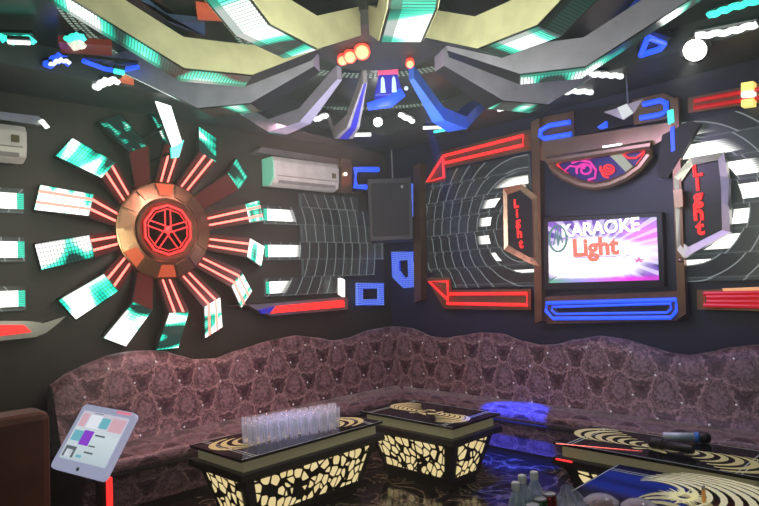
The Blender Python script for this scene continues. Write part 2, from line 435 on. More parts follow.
# ================================================================== ROOM SHELL
X0 = -1.6; CZ = 3.15; SZ = 2.98
struct('floor', MB().box((X0, X0, -.1), (5.1, 5.1, 0)), K['floor'])
struct('ceiling', MB().box((X0, X0, CZ), (5.1, 5.1, CZ+.1)), K['ceiling'])
struct('wall_left', MB().box((X0, 5, 0), (5.1, 5.1, CZ)), K['wall_left'])
struct('wall_right', MB().box((5, X0, 0), (5.1, 5, CZ)), K['wall_right'])
struct('trim_1', MB().box((X0, 4.38, SZ), (5, 5, CZ)), K['soffit'])
struct('trim_2', MB().box((4.38, X0, SZ), (5, 4.38, CZ)), K['soffit'])
struct('baseboard_left', MB().box((X0, 4.98, 0), (1.3, 5, .1)), K['black'])

# ================================================================== ARMS (wheel on the wall, rosette on the ceiling)
def arm_board(prof, h, ws, O, er, et, en):
    mb = MB(); vs = []; n = len(prof)
    for i, (r, d) in enumerate(prof):
        w = ws[i]
        for (t, dd) in ((-w, d), (w, d), (w, d-h), (-w, d-h)): vs.append(O + er*r + et*t + en*dd)
    fs = [(0,1,2,3), tuple(reversed(range(4*n-4, 4*n)))]
    for i in range(n-1):
        a, b = 4*i, 4*i+4
        for k in range(4): fs.append((a+k, b+k, b+(k+1) % 4, a+(k+1) % 4))
    mb.add(vs, fs); return mb
def arm_ribbon(prof, k0, k1, t0f, t1f, ws, O, er, et, en, lift=.004):
    """strip lying on the arm's face from profile knot k0 to k1; t in fractions of the half width"""
    mb = MB(); L = 0
    tot = sum((Vector(prof[i+1])-Vector(prof[i])).length for i in range(k0, k1))
    for i in range(k0, k1):
        a, b = prof[i], prof[i+1]; wa, wb = ws[i], ws[i+1]
        l = (Vector(b)-Vector(a)).length
        P = lambda p, w, f: O + er*p[0] + et*(w*f) + en*(p[1]+lift)
        mb.quad([P(a, wa, t0f), P(b, wb, t0f), P(b, wb, t1f), P(a, wa, t1f)], ((L/tot, 0), ((L+l)/tot, 0), ((L+l)/tot, 1), (L/tot, 1)))
        L += l
    return mb

# ---- wheel on the left wall
WC = Vector((2.287, 5.0, 2.0))
wheel = thing('wall_wheel_light', 'large round light sculpture on the left wall, red star hub with radiating LED arms', 'light sculpture', WC)
en = Vector((0, -1, 0))
prof_w = [(.41, .07), (.68, .29), (.985, .06)]; WW = (.074, .09, .104)
led_choice = ['led', 'led_dim', 'led_dim', 'led_dim', 'led_white', 'led', 'led', 'led_white', 'led', 'led_white', 'led', 'led', 'led', 'led']
MWheel = Matrix.Translation(WC) @ Matrix.Rotation(pi/2, 4, 'X')      # local z -> -y (into the room)
for k in range(14):
    th = radians(12.86 + 360/14*k)
    er = Vector((cos(th), 0, sin(th))); et = Vector((-sin(th), 0, cos(th)))
    a = arm_board(prof_w, .05, WW, WC, er, et, en).build('arm', K['black'], wheel)
    kind = {0:'led', 1:'led_green', 2:'led', 3:'led_dim', 4:'led_dim', 5:'led_white', 6:'led_white', 7:'led', 8:'led_white', 9:'led', 10:'led_white', 11:'led', 12:'led', 13:'led_white'}[k]
    arm_ribbon(prof_w, 1, 2, -.92, .92, WW, WC, er, et, en).build('led_panel', K[kind], a)
    arm_ribbon(prof_w, 0, 1, -.9, .9, WW, WC, er, et, en, lift=.002).build('dark_led_panel', K['red_lit'], a)
    if k not in (1, 4, 9):
        for f in (-.45, .35):
            arm_ribbon(prof_w, 0, 1 if k not in (0, 6, 11, 12) else 2, f-.10, f+.12, WW, WC, er, et, en, lift=.009).build('red_light_line', K['red_hot'], a)
MB().lathe([(.42, .01), (.43, .05), (.405, .080), (.35, .092), (.27, .105), (.262, .11), (.23, .11)], 48, MWheel).build('hub_plate', K['hub_gold'], wheel)
MB().lathe([(.262, .10), (.262, .135), (.245, .145), (.205, .112)], 48, MWheel).build('hub_ring', K['gold_dark'], wheel)
MB().lathe([(.235, .105), (.235, .112), (.001, .112)], 40, MWheel).build('hub_backing', simple('hub_maroon', (.03, .02, .035), .4), wheel)
def wp(r, a, d): return WC + Vector((r*cos(a), -d, r*sin(a)))
emb = MB()
for rr in (.205, .175):
    emb.tube([wp(rr, 2*pi*k/10+.31, .132) for k in range(10)], .012 if rr > .19 else .005, 6, True)
for k in range(5):
    a = pi/2 + 2*pi*k/5
    for s in (-1, 1):
        emb.tube([wp(.03, a+s*1.0, .132), wp(.178, a+s*.13, .132)], .0065, 6)
emb.lathe([(.028, .11), (.028, .14), (.001, .145)], 12, MWheel)
emb.build('star_emblem', K['red'], wheel)
for k in range(14):           # mirror facets round the hub; red reflections painted on a few
    th = radians(12.86 + 360/14*k)
    er = Vector((cos(th), 0, sin(th))); et = Vector((-sin(th), 0, cos(th)))
    P = [WC+er*r+et*t+en*d for r, t, d in ((.29, -.05, .105), (.39, -.08, .088), (.39, .08, .088), (.29, .05, .105))]
    MB().prism(P, en*.006).build('mirror_facet', K['facet_red_reflection'] if k in (3, 8, 10) else K['hub_gold'], wheel)

# ---- rosette on the ceiling
RC = Vector((2.75, 2.75, CZ))
ros = thing('ceiling_rosette', 'huge ceiling rosette of folded gold and grey arms with green LED strips', 'ceiling light', RC)
dn = Vector((0, 0, -1))
prof_c = [(.43, .24), (.86, .45), (1.23, .45), (1.95, .05)]
for k in range(10):
    azd = 16 + 36*k; th = radians(azd)
    er = Vector((cos(th), sin(th), 0)); et = Vector((-sin(th), cos(th), 0))
    near = azd in (160, 196, 232, 268)
    far = azd in (16, 52, 88)
    if azd == 52: th = radians(61); er = Vector((cos(th), sin(th), 0)); et = Vector((-sin(th), cos(th), 0))
    mt = K['arm_blue_lit'] if azd == 16 else K['arm_gold'] if near else K['arm_pearl'] if azd == 52 else K['arm_lilac']
    ws = (.115, .115, .115, .115) if near else (.015, .05, .078, .012) if azd == 52 else (.02, .05, .085, .06) if far else (.06, .105, .115, .10)
    hh = .17 if not far else .10
    a = arm_board(prof_c, hh, ws, RC, er, et, dn).build('arm', mt, ros)
    if not far: arm_ribbon(prof_c, 0, 3, -.97, .97, ws, RC, er, et, dn, .002).build('dark_underside', K['black'], a)
    if azd != 52: arm_ribbon(prof_c, 1 if near else 2 if far else 1, 3, -.86, .86, ws, RC, er, et, dn, .006).build('led_strip', K['led_ceiling'] if near else K['led_ceiling_dim'], a)
    else: arm_ribbon(prof_c, 0, 3, -.5, .5, ws, RC, er, et, dn, .004).build('blue_inlay', K['blue_deep'], a)
MRos = Matrix.Translation(RC) @ Matrix.Rotation(pi, 4, 'X')
MB().lathe([(.46, 0), (.46, .10), (.40, .16), (.2, .17), (.001, .17)], 40, MRos).build('hub_disc', K['black_matte'], ros)
def annulus(r0, r1, d, n=96):
    mb = MB()
    for k in range(n):
        a, b = 2*pi*k/n, 2*pi*(k+1)/n
        P = lambda r, t: RC + Vector((r*cos(t), r*sin(t), -d))
        mb.quad([P(r0, a), P(r0, b), P(r1, b), P(r1, a)], ((k*2*pi*r0/n, 0), ((k+1)*2*pi*r0/n, 0), ((k+1)*2*pi*r0/n, 1), (k*2*pi*r0/n, 1)))
    return mb
annulus(.82, .94, .03).build('dotted_light_ring', K['dots'], ros)
annulus(1.80, 1.90, .012).build('dotted_light_ring', K['dots'], ros)

# ---- small lamps hanging under the ceiling
def red_lamp(px, py, r, label, z=2.93):
    c = Fz(px, py, z)
    t = thing('red_ceiling_lamp', label, 'lamp', c, 'red lamps on the ceiling rosette')
    d = (EYE - c).normalized(); d = (d + Vector((0, 0, -.35))).normalized()
    Q = Matrix.Translation(c) @ d.to_track_quat('Z', 'Y').to_matrix().to_4x4()
    MB().lathe([(r*.5, -.09), (r*1.05, -.06), (r*1.12, 0), (r*.95, .006)], 20, Q).build('lamp_housing', K['red_glow'], t)
    MB().lathe([(r*.93, .004), (r*.7, .018), (.001, .028)], 20, Q).build('lens', K['red_lamp'], t)
    MB().tube([c - d*.05, Vector((c.x, c.y, CZ))], .012, 8).build('stem', K['black'], t)
red_lamp(362, 52, .046, 'red round lamp on the ceiling rosette, largest and rightmost of the close three')
red_lamp(350, 57, .038, 'red round lamp on the ceiling rosette, middle one of the close three')
red_lamp(342.5, 60.5, .031, 'red round lamp on the ceiling rosette, leftmost and smallest of the close three')
red_lamp(410, 64, .026, 'single dim red lamp on the ceiling rosette beside the bright blue arm')

# blue moving head
c = Fz(388, 78, 3.02); c = Vector((c.x, c.y, 0))
bt = thing('stage_light', 'blue glowing moving head stage light hanging from the ceiling in front of the corner', 'stage light', (c.x, c.y, CZ))
ax = Vector((c_r0.x, c_r0.y, 0)); ay = Vector((c_f.x, c_f.y, 0)).normalized()
Mb = Matrix((ax, ay, ZN)).transposed().to_4x4(); Mb.translation = Vector((c.x, c.y, 0))
MB().box((-.07, -.07, 3.06), (.07, .07, CZ), Mb).build('mounting_base', K['blue_deep'], bt, bevel=.01)
MB().box((-.075, -.075, 3.03), (.075, .075, 3.058), Mb).build('red_band', simple('pink_band', (.5, .05, .15), .4, emis=(.9, .12, .25), es=.8), bt)
MB().frust([Mb @ Vector(p) for p in ((-.11,-.06,2.87),(.11,-.06,2.87),(.11,.06,2.87),(-.11,.06,2.87))],
           [Mb @ Vector(p) for p in ((-.07,-.06,3.028),(.07,-.06,3.028),(.07,.06,3.028),(-.07,.06,3.028))]).build('yoke', K['blue_deep'], bt, bevel=.01)
for sx in (-.042, .04):
    MB().prism([Mb @ Vector((sx+q[0], -.072, q[1])) for q in ((-.018, 2.89), (.018, 2.89), (.012, 2.99), (0, 3.01), (-.012, 2.99))], ay*.008).build('light_slot', emis('blue_white', (.45, .7, 1), 1.6), bt)
MB().tube([Mb @ Vector((-.16, -.03, 2.80)), Mb @ Vector((0, -.03, 2.83)), Mb @ Vector((.10, -.03, 2.90))], [.03, .045, .04], 12).build('lamp_head', K['blue'], bt, True)
MB().ball(Mb @ Vector((.13, -.05, 2.92)), .016).build('side_knob', emis('knob_glow', (.6, .75, 1), 1.2), bt)

def round_spot(px, py, z, r, label, drop):
    c = Fz(px, py, z); t = thing('spotlight', label, 'spotlight', (c.x, c.y, z))
    d = (Vector((1.2, 1.2, 1.0)) - c).normalized()
    Q = Matrix.Translation(c) @ d.to_track_quat('Z', 'Y').to_matrix().to_4x4()
    MB().lathe([(r*.8, -.10), (r*1.15, -.08), (r*1.2, 0), (r, .004)], 20, Q).build('housing', K['black'], t)
    MB().lathe([(r, .0), (r*.7, .02), (.001, .03)], 20, Q).build('lens', K['lamp_bright'], t)
    MB().tube([c - d*.07, Vector((c.x, c.y, drop))], .012, 8).build('stem', K['black'], t)
    return c
round_spot(378, 122, 2.93, .042, 'small glaring white spotlight hanging above the black corner speaker', CZ)
SP = round_spot(695, 50, 2.93, .075, 'large glaring white spotlight under the soffit at upper right', SZ)

# pendant blade
c = Rw(628, 100, .45)
t = thing('crystal_pendant', 'pale faceted pointed pendant hanging over the TV panel', 'pendant', c)
tip = Rw(624, 120, .45); P = [Rw(q[0], q[1], .45) for q in ((604, 112), (618, 108), (628, 104), (643, 99), (634, 113))]
mb = MB(); mb.add(P+[tip], [(0,1,5), (1,2,5), (2,3,4), (2,4,5)]); mb.build('blade', K['arm_pearl'], t)
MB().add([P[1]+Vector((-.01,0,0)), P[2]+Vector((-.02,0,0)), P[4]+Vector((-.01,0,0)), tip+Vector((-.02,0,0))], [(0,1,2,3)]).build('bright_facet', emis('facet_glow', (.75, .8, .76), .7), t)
MB().tube([P[2], Vector((P[2].x, P[2].y, CZ if P[2].x < 4.38 else SZ))], .006, 6).build('wire', K['chrome'], t)

# glowing bars round the coffer; white and cyan ones stand for LED reflections
def glow_strip(pts, z, wid, mat, label, group, wavy=0):
    P = [Fz(px, py, z) for px, py in pts]
    Q = []
    for a, b in zip(P[:-1], P[1:]):
        n = 9 if wavy else 1
        for i in range(n): Q.append(a.lerp(b, i/n) + Vector((0, 0, wavy*.45*sin(i*pi*2/9*2))))
    Q.append(P[-1])
    t = thing('ceiling_glow_bar', label, 'ceiling light', Q[0].lerp(Q[-1], .5), group)
    wid *= .75
    MB().tube(Q, wid, 6).build('glow_bar', K[mat], t)
    ds = (Q[-1]-Q[0]); side = Vector((-ds.y, ds.x, 0)).normalized()*wid*1.3
    MB().add([Q[0]-side+ZN*wid, Q[-1]-side+ZN*wid, Q[-1]+side+ZN*wid, Q[0]+side+ZN*wid,
              Q[0]-side+ZN*(wid+.02), Q[-1]-side+ZN*(wid+.02), Q[-1]+side+ZN*(wid+.02), Q[0]+side+ZN*(wid+.02)],
             [(0,3,2,1),(4,5,6,7),(0,1,5,4),(1,2,6,5),(2,3,7,6),(3,0,4,7)]).build('bar_backing', K['black'], t)
G = 'LED bars round the ceiling edge'
glow_strip([(0, 38), (14, 40), (34, 39)], 3.06, .03, 'cyan', 'green white LED reflection bar on the ceiling edge at the far upper left', G, .03)
glow_strip([(8, 42), (30, 43)], 3.02, .018, 'white_soft', 'white LED reflection bar below the green one at the far upper left', G)
glow_strip([(95, 88), (104, 82), (118, 80)], 2.96, .03, 'white_soft', 'white green LED reflection bar above the wheel, beside an orange panel', G, .03)
glow_strip([(196, 104), (208, 110)], 2.96, .022, 'cyan', 'cyan LED reflection dash under the left grey rosette arm', G)
glow_strip([(210, 104), (222, 105)], 2.96, .02, 'white_soft', 'white LED reflection dash under the left grey rosette arm', G)
glow_strip([(228, 104), (240, 111)], 2.96, .02, 'cyan', 'cyan LED reflection dash right of the white one under the left grey arm', G)
glow_strip([(271, 127), (292, 130)], 2.96, .022, 'white_soft', 'thin white LED reflection dash above the left air conditioner', G)
glow_strip([(274, 131), (284, 133)], 2.93, .018, 'cyan', 'thin cyan LED reflection dash above the left air conditioner', G)
glow_strip([(315, 120), (327, 115)], 2.96, .028, 'white_soft', 'white green LED reflection blob left of the pearl diamond arm', G, .02)
glow_strip([(347, 135), (371, 134.5)], 2.94, .024, 'white_soft', 'white LED reflection dash right above the black speaker', G)
glow_strip([(400, 115), (413, 121)], 2.96, .03, 'white_soft', 'white green LED reflection blob between corner spotlight and blue arm', G, .02)
glow_strip([(423, 128), (450, 127)], 2.94, .02, 'white_soft', 'white LED reflection dash at the foot of the blue rosette arm', G)
glow_strip([(434, 132), (450, 129)], 2.93, .018, 'cyan', 'cyan LED reflection dash at the foot of the blue rosette arm', G)
glow_strip([(498, 110), (516, 106)], 2.96, .022, 'white_soft', 'white LED reflection dash on the ceiling between blue arm and grey arm', G)
glow_strip([(554, 95), (570, 91), (592, 92)], 2.96, .03, 'white_soft', 'wavy white LED reflection bar above the blue neon of the TV panel', G, .012)
glow_strip([(588, 74), (604, 75), (622, 76)], 2.96, .028, 'white_soft', 'wavy white green LED reflection bar beside the blue arrow light', G, .012)
glow_strip([(562, 80), (577, 77)], 2.96, .03, 'cyan', 'cyan LED reflection block at the end of the right grey arm', G)
glow_strip([(708, 16), (730, 8), (759, 0)], 3.06, .03, 'cyan', 'upper wavy cyan LED reflection bar at the upper right corner', G, .012)
glow_strip([(696, 36), (728, 32), (757, 24)], 3.0, .03, 'white_soft', 'lower wavy white LED reflection bar at the upper right, above the glaring spotlight', G, .012)
glow_strip([(46, 66), (58, 58), (68, 61)], 3.0, .03, 'blue', 'purple blue glowing LED loop light at upper left', G, .04)
glow_strip([(50, 65), (60, 60), (70, 62)], 2.97, .014, 'white_soft', 'white LED core bar beside the purple blue loop at upper left', G, .02)
glow_strip([(83, 61), (105, 69), (118, 71), (138, 67)], 3.0, .022, 'blue', 'long blue LED bar above the wall wheel', G)
glow_strip([(114, 71), (124, 73)], 2.97, .024, 'cyan', 'cyan LED spot on the long blue bar above the wall wheel', G)
glow_strip([(80, 12), (84, 20), (93, 24)], 3.0, .024, 'red_glow', 'curved orange red LED bar at the top left beside the rosette arm', G)
glow_strip([(72, 46), (82, 43)], 3.0, .04, 'white_dim', 'pale whitish LED block at upper left above the blue bar', G, .02)
glow_strip([(66, 40), (76, 36), (84, 38)], 3.0, .024, 'cyan', 'small green LED blob on top of the pale block at upper left', G, .02)
def panel(pts, z, mat, label, cat, name, drop=.04):
    P = [Fz(px, py, z) for px, py in pts]
    return solo(name, MB().prism(P, (0, 0, drop)), mat, label, cat)
panel([(58, 42), (112, 46), (112, 56), (62, 53)], 3.05, simple('dull_red_panel', (.20, .04, .03), .4, emis=(.4, .03, .02), es=.15), 'dull red panel lying on the ceiling at upper left', 'ceiling panel', 'ceiling_panel')
panel([(104, 96), (132, 100), (134, 84), (120, 78)], 3.0, simple('orange_panel', (.5, .12, .05), .4, emis=(.8, .2, .1), es=.45), 'orange red glowing panel above the wall wheel', 'ceiling panel', 'ceiling_panel')
panel([(140, 0), (166, 20), (205, 24), (205, 36), (172, 24)], 3.08, simple('blue_grey_panel', (.10, .16, .34), .4), 'blue grey panel between two left rosette arms', 'ceiling panel', 'ceiling_panel')
panel([(196, 8), (232, 14), (236, 22), (198, 20)], 3.1, simple('rust_panel', (.5, .10, .05), .4, emis=(.7, .13, .06), es=.4), 'rust red panel between the two left rosette arms', 'ceiling panel', 'ceiling_panel')
panel([(118, 117), (128, 116), (166, 133), (175, 160), (150, 138)], 2.97, K['arm_lilac'], 'grey folded panel hanging just above the wall wheel', 'ceiling panel', 'ceiling_panel', .03)
# bright slanting LED blade above the wheel
def blade(pts, d, mat, label):
    P = [Lw(q[0], q[1], d) for q in pts]; c = sum(P, Vector())/len(P)
    t = thing('wall_blade_light', label, 'light', (c.x, 5, c.z))
    MB().prism(P, (0, .02, 0)).build('glowing_front', K[mat], t)
    MB().prism([p+Vector((0, .021, 0)) for p in P], (0, .03, 0)).build('housing', K['black'], t)
    MB().tube([c+Vector((0, .05, 0)), Vector((c.x, 5, c.z))], .015, 8).build('bracket', K['black'], t)
blade(((156, 101), (171, 106), (182, 142), (173, 147)), .5, 'led_blade_m', 'bright slanting white LED blade above the wall wheel')
blade(((171, 147), (184, 140), (179, 157), (172, 158)), .45, 'cyan', 'short green LED blade below the slanting white one over the wheel')

# blue arrow outline near the upper right
P = [Fz(q[0], q[1], 3.0) for q in ((641, 55), (648, 37), (664, 44), (660, 49))]
tw = thing('blue_arrow_light', 'blue outlined arrow light on the ceiling right of the rosette', 'neon light', P[0])
MB().tube(P, .022, 8, True).build('neon_outline', K['blue'], tw)
MB().prism([p+ZN*.03 for p in offset_poly(P, ZN, .05)], (0, 0, .04)).build('backing', K['black'], tw)
P = [Fz(q[0], q[1], 3.1) for q in ((640, 0), (672, 0), (640, 18), (610, 34))]
# blue underside wash panel at the end of the big right arm
solo('ceiling_panel', MB().prism(P, (0, 0, .03)), simple('blue_wash_panel', (.03, .10, .55), .4, emis=(.02, .06, .55), es=.25), 'blue panel at the end of the large right rosette arm', 'ceiling panel')

# ================================================================== LEFT WALL
def lw_poly(pts, d): return [Lw(px, py, d) for px, py in pts]
def rw_poly(pts, d): return [Rw(px, py, d) for px, py in pts]
DY = Vector((0, 1, 0)); DX = Vector((1, 0, 0))
def row_panel(name, label, rows, P, uvf, mat, loc):
    """rows: (a0, a1, z0, z1, depth) slats stacked up the wall; P(a, z, d) -> point"""
    t = thing(name, label, 'LED wall panel', loc); mb = MB()
    for a0, a1, z0, z1, d in rows:
        n = 10
        for i in range(n):
            b0, b1 = a0+(a1-a0)*i/n, a0+(a1-a0)*(i+1)/n
            d0 = d+.018*sin(pi*i/n); d1 = d+.018*sin(pi*(i+1)/n)
            mb.quad([P(b0, z0, d0), P(b1, z0, d1), P(b1, z1, d1), P(b0, z1, d0)], [uvf(b0, z0), uvf(b1, z0), uvf(b1, z1-.001), uvf(b0, z1-.001)])
            for zz in (z0, z1):
                mb.add([P(b0, zz, d0), P(b1, zz, d1), P(b1, zz, .0005), P(b0, zz, .0005)], [(0,1,2,3)], [[(9, 0)]*4])
        for b in (a0, a1): mb.add([P(b, z0, d), P(b, z1, d), P(b, z1, .0005), P(b, z0, .0005)], [(0,1,2,3)], [[(9, 0)]*4])
    mb.build('tile_screen', mat, t); return t
PL = lambda a, z, d: Vector((a, 5-d, z))
uvL = lambda a, z: (abs(a-(2.9 if a > 2.3 else 1.67)), z-1.9249)
ZR = [1.40+.175*k for k in range(8)]
row_panel('led_tile_panel', 'grey LED tile panel on the left wall, between the wheel and the black speaker',
          [((3.29 if k % 2 == 0 else 3.74), (4.28, 4.72, 4.88, 4.88, 4.88, 4.50)[k], ZR[k], ZR[k+1]-(.03 if k == 5 else 0), .05 if k % 2 else .035) for k in range(6)], PL, uvL,
          tile_mat('led_tiles_left', .1, .84, (.085, .105, .10), .43), (4.0, 5, 1.4))
row_panel('led_tile_panel', 'LED tile panel at the far left edge, left of the wheel',
          [(-.3, (1.245 if k % 2 == 0 else .9), ZR[k], ZR[k+1], .05 if k % 2 else .035) for k in range(6)], PL, uvL,
          tile_mat('led_tiles_far_left', .1, 1.0, (.085, .105, .10), .47), (.5, 5, 1.4))

def light_bar_left(pts, d, mat, label, frame=None):
    P = lw_poly(pts, d); t = thing('red_light_bar', label, 'light bar', P[0])
    MB().prism(P, DY*.03).build('glowing_front', mat, t)
    if frame:
        MB().prism(lw_poly(frame, d-.03), DY*(d-.035)).build('frame', K['chrome'], t)
    return t
light_bar_left([(272, 313.5), (278, 306), (344, 300), (345, 307)], .13, K['red'], 'red light bar under the grey tile panel right of the wheel',
               [(232, 306), (246, 304), (262, 313), (272, 316), (348, 309.5), (348, 298), (344, 297), (276, 303)])
light_bar_left([(-30, 340), (-30, 325), (24, 325), (32, 332)], .13, K['red'], 'red light bar at the far left edge under the tile panel',
               [(-40, 345), (-40, 321), (28, 321), (44, 323), (66, 316), (60, 322), (46, 333), (36, 337)])
# purple nub on chrome frame, white end light
solo('glow_block', MB().prism(lw_poly([(341, 278), (345, 280), (345, 297), (341, 294)], .17), DY*.05), K['white_soft'], 'small white light block at the right end of the red bar', 'light')
solo('glow_block', MB().prism(lw_poly([(260, 310), (275, 306.5), (270, 313), (262, 314)], .14), DY*.03), K['blue_deep'], 'small violet light at the left end of the red bar', 'light')

def air_con(pts, d, label, side_pts=None, mat_end=None):
    """wall split unit: front polygon given as its four front corners"""
    A = [Lw(q[0], q[1], d) for q in pts]      # tl, tr, br, bl on the front plane
    x0, x1 = A[0].x, A[1].x; zt = A[0].z; zb = .5*(A[2].z+A[3].z)
    t = thing('air_conditioner', label, 'air conditioner', ((x0+x1)/2, 5, zb), 'wall air conditioners')
    sec = [(0, zb+.02), (.0, zt), (d*.85, zt), (d, zt-.05), (d, zb+.10), (d*.93, zb+.03), (d*.6, zb)]
    mb = MB(); mb.prism([Vector((x0, 5-q[0], q[1])) for q in sec], Vector((x1-x0, 0, 0)))
    mb.build('body', K['white_plastic'], t, bevel=.012)
    MB().box((x0+.03, 5-d-.004, zb+.095), (x1-.03, 5-d+.002, zb+.103)).build('front_seam', K['grey_plastic'], t)
    MB().box((x0+.05, 5-d*.97, zb+.03), (x1-.05, 5-d*.93, zb+.06)).build('air_vent', K['grey_plastic'], t)
    MB().box((x1-.10, 5-d-.006, zb+.13), (x1-.05, 5-d+.002, zb+.18)).build('energy_sticker', simple('sticker', (.12, .11, .05), .6), t)
    return t, x0, x1, zb, zt
t, x0, x1, zb, zt = air_con([(274, 155), (339, 166), (339, 190), (274, 187)], .22, 'white air conditioner on the left wall, between wheel and black speaker')
MB().prism([Vector((x0-.012, 5-q[0], q[1])) for q in ((.03, zb+.02), (.03, zt-.01), (.19, zt-.01), (.215, zt-.06), (.215, zb+.08), (.14, zb+.01))], (.01, 0, 0)).build('green_lit_side', simple('mint_side', (.25, .6, .45), .4, emis=(.05, .5, .33), es=.45), t)
air_con([(-45, 116), (27, 121), (25, 159), (-45, 158)], .24, 'white air conditioner at the far left edge of the left wall')
# chrome trim over the units
solo('chrome_trim_bar', MB().prism(lw_poly([(256, 152), (262, 147), (345, 160), (345, 166), (268, 154)], .12), DY*.11), K['chrome'], 'slim chrome trim bar above the air conditioner right of the wheel', 'trim bar')
solo('chrome_trim_bar', MB().prism(lw_poly([(-30, 108), (38, 116), (47, 122), (38, 125), (-30, 115)], .12), DY*.11), K['chrome'], 'slim dull chrome trim bar above the far left air conditioner', 'trim bar')
solo('glow_block', MB().prism(lw_poly([(40, 120), (43, 119), (50, 127), (47, 128)], .16), DY*.04), K['white_soft'], 'tiny white reflection at the end of the far left chrome bar', 'light')  # reflection on the trim, built as a glowing block
t = thing('gold_bracket', 'gold end bracket between the air conditioner and the blue hook light', 'bracket', Lw(348, 176, .1))
MB().prism(lw_poly([(342, 158), (352, 160), (352, 193), (342, 191)], .17), DY*.16).build('bracket_body', K['gold'], t)
MB().ball(Lw(345.5, 174, .19), .02).build('bolt', K['white_soft'], t)

def neon(name, pts, wall, d, r, mat, label, closed=True, cat='neon light', back=None, backmat='black', n=8):
    f = Lw if wall == 'L' else Rw; off = DY if wall == 'L' else DX
    P = [f(q[0], q[1], d) for q in pts]
    t = thing(name, label, cat, f(pts[0][0], pts[0][1], 0))
    MB().tube(P, r, n, closed).build('neon_tube', mat, t)
    if back:
        MB().prism([f(q[0], q[1], d-.02) for q in back], off*(d-.0205)).build('backing', K[backmat], t)
    return t
neon('blue_hook_light', [(378, 169.5), (355.5, 169.5), (355.5, 186.5), (366, 187)], 'L', .10, .03, K['blue'], 'blue hook shaped neon light between the gold bracket and the black speaker', False,
     back=[(351, 164), (383, 166), (383, 193), (351, 192)])
def flat_ring(outer, inner, wall, d, mat, name, label, th=.04, cat='neon light', uv=True):
    f = Lw if wall == 'L' else Rw; off = DY if wall == 'L' else DX
    A = [f(q[0], q[1], d) for q in outer]; B = [f(q[0], q[1], d) for q in inner]; n = len(A)
    mb = MB(); o0 = A[0]; h = lambda p: ((p-o0).x if wall == 'L' else -(p-o0).y, (p-o0).z)
    for i in range(n):
        j = (i+1) % n; q = [A[i], A[j], B[j], B[i]]; mb.quad(q, [h(p) for p in q])
        q = [A[i], A[i]+off*th, A[j]+off*th, A[j]]; mb.quad(q, [h(p) for p in q])
        q = [B[i], B[j], B[j]+off*th, B[i]+off*th]; mb.quad(q, [h(p) for p in q])
    t = thing(name, label, cat, A[0])
    mb.build('glowing_face', mat, t)
    MB().prism([p+off*(th*.7) for p in B], off*.02).build('backing', K['black'], t)
    return t
flat_ring([(358, 283), (384, 283), (384, 305), (358, 305.5)], [(363, 289), (379, 288.5), (379, 299), (363, 299.5)], 'L', .08, K['blue_dots'], 'blue_frame_light', 'blue rectangular dotted light frame low on the left wall under the speaker')
flat_ring([(391, 252), (413, 251.5), (413.5, 287), (403, 288), (392, 277)], [(398.5, 260.5), (407.5, 260), (408, 277), (404, 278), (399, 271)], 'R', .08, K['blue_dots'], 'blue_frame_light', 'blue dotted light frame shaped like a letter D on the right wall beside the speaker')
mb = MB(); P = rw_poly([(406.5, 184), (411.5, 183.5), (412, 216), (407, 217)], .05)
mb.quad([P[3], P[2], P[1], P[0]], ((0, 0), (.1, 0), (.1, .6), (0, .6))); mb.prism([p+DX*.005 for p in P], DX*.0445)
solo('blue_light_strip', mb, K['blue_dots'], 'upright blue dotted light strip at the right side of the black speaker', 'light')
solo('gold_corner_post', MB().prism(rw_poly([(413, 166), (420, 163), (421, 300), (414, 303)], .10), DX*.0995), K['gold_dark'], 'dark gold upright post between the speaker and the right LED tile panel', 'trim post')

# ---- corner speaker
sp = thing('corner_speaker', 'large black loudspeaker box hung in the room corner', 'loudspeaker', (4.62, 4.62, 1.95))
fwd = Vector((-1, -1, 0)).normalized(); rt = Vector((1, -1, 0)).normalized()
cz0, cz1 = 1.99, 2.64
SC = Lw(386, 212, 0)
Ms = Matrix((rt, -fwd, ZN)).transposed().to_4x4(); Ms.translation = Vector((4.60, 4.57, -.075))
MB().box((-.215, -.16, cz0), (.235, .20, cz1), Ms).build('cabinet', K['speaker'], sp, bevel=.012)
MB().box((-.185, -.172, cz0+.05), (.205, -.158, cz1-.05), Ms).build('grille', simple('grille_mesh', (.014, .02, .022), .8, vary=.3, vscale=60), sp, bevel=.006)
MB().box((.13, -.176, cz1-.11), (.15, -.170, cz1-.085), Ms).build('badge', K['chrome'], sp)
MB().box((-.03, .18, cz1-.2), (.03, .36, cz1-.1), Ms).build('wall_bracket', K['black'], sp)
MB().tube([Ms @ Vector((.05, .05, cz1)), Ms @ Vector((.05, .05, SZ))], .008, 6).build('hanging_wire', K['chrome'], sp)

# ================================================================== RIGHT WALL
PR = lambda a, z, d: Vector((5-d, a, z))
uvR = lambda a, z: (abs(a-2.47), z-1.95)
ZQ = [1.95-.55+.175*k for k in range(8)]
def uvR2(a, z): return (abs(a-(3.15 if a > 2.4 else 1.75)), z-1.9499)
row_panel('led_tile_panel', 'LED tile panel with curved light lines, between black speaker and TV',
          [(3.09, 4.37 if 0 < k < 6 else 4.28, ZQ[k], ZQ[k+1], .05 if k % 2 else .035) for k in range(7)], PR, uvR2,
          tile_mat('led_tiles_right', .42, .585, (.05, .068, .068), None, .22, ins=(.28, .74)), (5, 3.8, 1.4))
row_panel('led_tile_panel', 'LED tile panel with curved light lines at the right edge, right of the TV',
          [(.5, 1.78, ZQ[k], ZQ[k+1], .05 if k % 2 else .035) for k in range(7)], PR, uvR2,
          tile_mat('led_tiles_far_right', .36, .66, (.085, .115, .115), None, .45, ins=(.2, .8)), (5, 1.2, 1.4))

